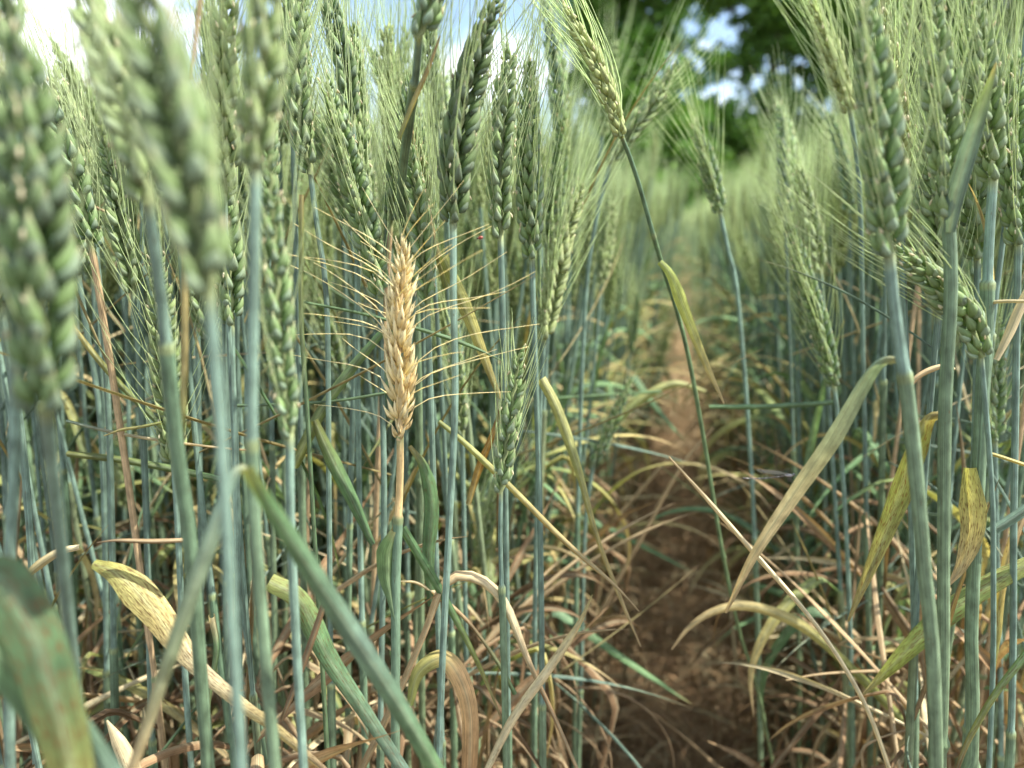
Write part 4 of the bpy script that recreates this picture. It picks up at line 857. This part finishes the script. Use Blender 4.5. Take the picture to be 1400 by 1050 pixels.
tree('dark tree mostly hidden behind the tall right-hand ears', (at(1250, 300, Yt)[0], Yt),
     cl(Yt, [(1180, 60, 0, 1.4, 1), (1240, 20, 0, 1.6, 1.1), (1220, 120, 0, 1.6, 1), (1300, 80, 0, 1.8, 1.2), (1180, 190, 0, 1.5, 1), (1260, 200, 0, 1.7, 1), (1340, 180, 0, 1.6, 1.1), (1200, 265, 0, 1.5, .8), (1300, 260, 0, 1.7, .8), (1250, -60, 0, 2, 1.2), (1350, 0, 0, 1.8, 1.2)]), .28, 50000, .20, 3, (.06, .13, .026))

# ------------------------------------------------------------------ insects
r = np.random.default_rng(3)
def ellip(c, rad, axis, n=10, m=9, col=(.1, .1, .1)):
    axis = nrm(np.array(axis, float)); t = np.linspace(-1, 1, m)
    P = np.array(c) + axis * t[:, None] * rad[0]; rr = rad[1] * np.sqrt(np.maximum(1 - t ** 2, .002))
    return tubes(P[None], rr[None], np.array(col), n)
M_BUG = plant_mat('insect_shell', rough=.3, stripe=.1, bump=0, spec=.6)
M_WING = bpy.data.materials.new('insect_wing'); M_WING.use_nodes = True
p = M_WING.node_tree.nodes['Principled BSDF']; p.inputs['Base Color'].default_value = (.5, .5, .48, 1); p.inputs['Roughness'].default_value = .2
p.inputs['Transmission Weight'].default_value = .85; p.inputs['Alpha'].default_value = .45; p.inputs['IOR'].default_value = 1.05
Yd = .258
head = at(1085, 650, Yd); o0 = head
root = empty('damselfly', tuple(o0), 'slender grey damselfly perched on the slanting leaf right of the path', 'damselfly')
k = mpp(Yd)
b = B(); b.add(ellip((-7 * k, 0, 0.2 * k), (6 * k, 2.4 * k), (1, 0, -.05), col=(.30, .28, .27))); b.add(ellip((-8 * k, -.6 * k, 1.6 * k), (4 * k, 1.0 * k), (1, 0, -.1), col=(.03, .03, .03)))
link('thorax', mesh_of('thorax', b.arr(), M_BUG), root)
ab = spline([(-11 * k, 0, -.4 * k), (-28 * k, .5 * k, -3 * k), (-48 * k, .8 * k, -5 * k), (-71 * k, 1 * k, -4.6 * k)], 40)
seg = np.linspace(0, 1, 40); cc = np.where((np.sin(seg * 44) > .93)[:, None], np.array([.2, .19, .17]), np.array([.035, .032, .03]))
link('abdomen', mesh_of('abdomen', tubes(ab[None], (.85 * k + .25 * k * (seg > .88))[None], cc[None], 6), M_BUG), root)
hb = B(); hb.add(ellip((0, 0, 1.2 * k), (1.7 * k, 2.0 * k), (1, 0, 0), col=(.25, .24, .23)))
hb.add(ellip((.4 * k, -2.0 * k, 1.6 * k), (1.2 * k, 1.2 * k), (0, 1, 0), col=(.04, .035, .03))); hb.add(ellip((.4 * k, 2.0 * k, 1.6 * k), (1.2 * k, 1.2 * k), (0, 1, 0), col=(.04, .035, .03)))
link('head', mesh_of('head', hb.arr(), M_BUG), root)
for i in range(6):
    sd2 = -1 if i % 2 else 1; x0 = (-3 - 1.7 * (i // 2)) * k
    lp = spline([(x0, sd2 * k, -1.5 * k), (x0 - 1.5 * k, sd2 * 3 * k, -5 * k), (x0 + (2 - i // 2) * 2 * k, sd2 * 2 * k, -11 * k + (i // 2) * k)], 8)
    link('leg', mesh_of('leg', tubes(lp[None], np.full((1, 8), .25 * k), np.array([.07, .06, .06]), 5), M_BUG), root)
for sd2 in (-1, 1):
    for j in (0, 1):
        u = np.linspace(0, 1, 16)
        P = np.stack([-6 * k - u * (46 - 3 * j) * k, sd2 * (1 + u * 2.5 + j * .4) * k, (2 + u * (5.5 - 2.5 * j)) * k], 1)
        w = 2.6 * k * np.sin(np.pi * np.clip(u * .8 + .15, 0, 1)) ** .6 * np.clip(u * 2 + .15, 0, 1)
        wg = link('wing', mesh_of('wing', ribbons(P[None], w[None], np.array([0, .35 * sd2, .93]), np.array([.4, .4, .4]), .02, 0, 5, 0, False), M_WING), root)
        st_ = P[13] + [0, 0, .8 * k]
        link('wing_spot', mesh_of('wing_spot', ellip(st_, (1.8 * k, .7 * k), (1, 0, 0), 6, 5, (.02, .02, .02)), M_BUG), wg)
c = at(657, 325, .286); k = mpp(.286)
root = empty('red_beetle', tuple(c), 'tiny red beetle on a bristle up right of the golden ear', 'beetle')
link('body', mesh_of('body', ellip((0, 0, 0), (3.6 * k, 2.4 * k), (1, .1, .2), 12, 10, (.26, .04, .015)), M_BUG), root)
link('head', mesh_of('head', ellip((-4 * k, 0, -.9 * k), (1.4 * k, 1.3 * k), (1, .1, .2), 8, 7, (.03, .02, .02)), M_BUG), root)
for i in range(6):
    sd2 = -1 if i % 2 else 1; x0 = (-2 + 1.8 * (i // 2)) * k
    lp = np.array([(x0, sd2 * 1.5 * k, -1.2 * k), (x0, sd2 * 2.6 * k, -2.2 * k), (x0 + .6 * k, sd2 * 3 * k, -3.6 * k)])
    link('leg', mesh_of('leg', tubes(lp[None], np.full((1, 3), .25 * k), np.array([.03, .02, .02]), 4), M_BUG), root)
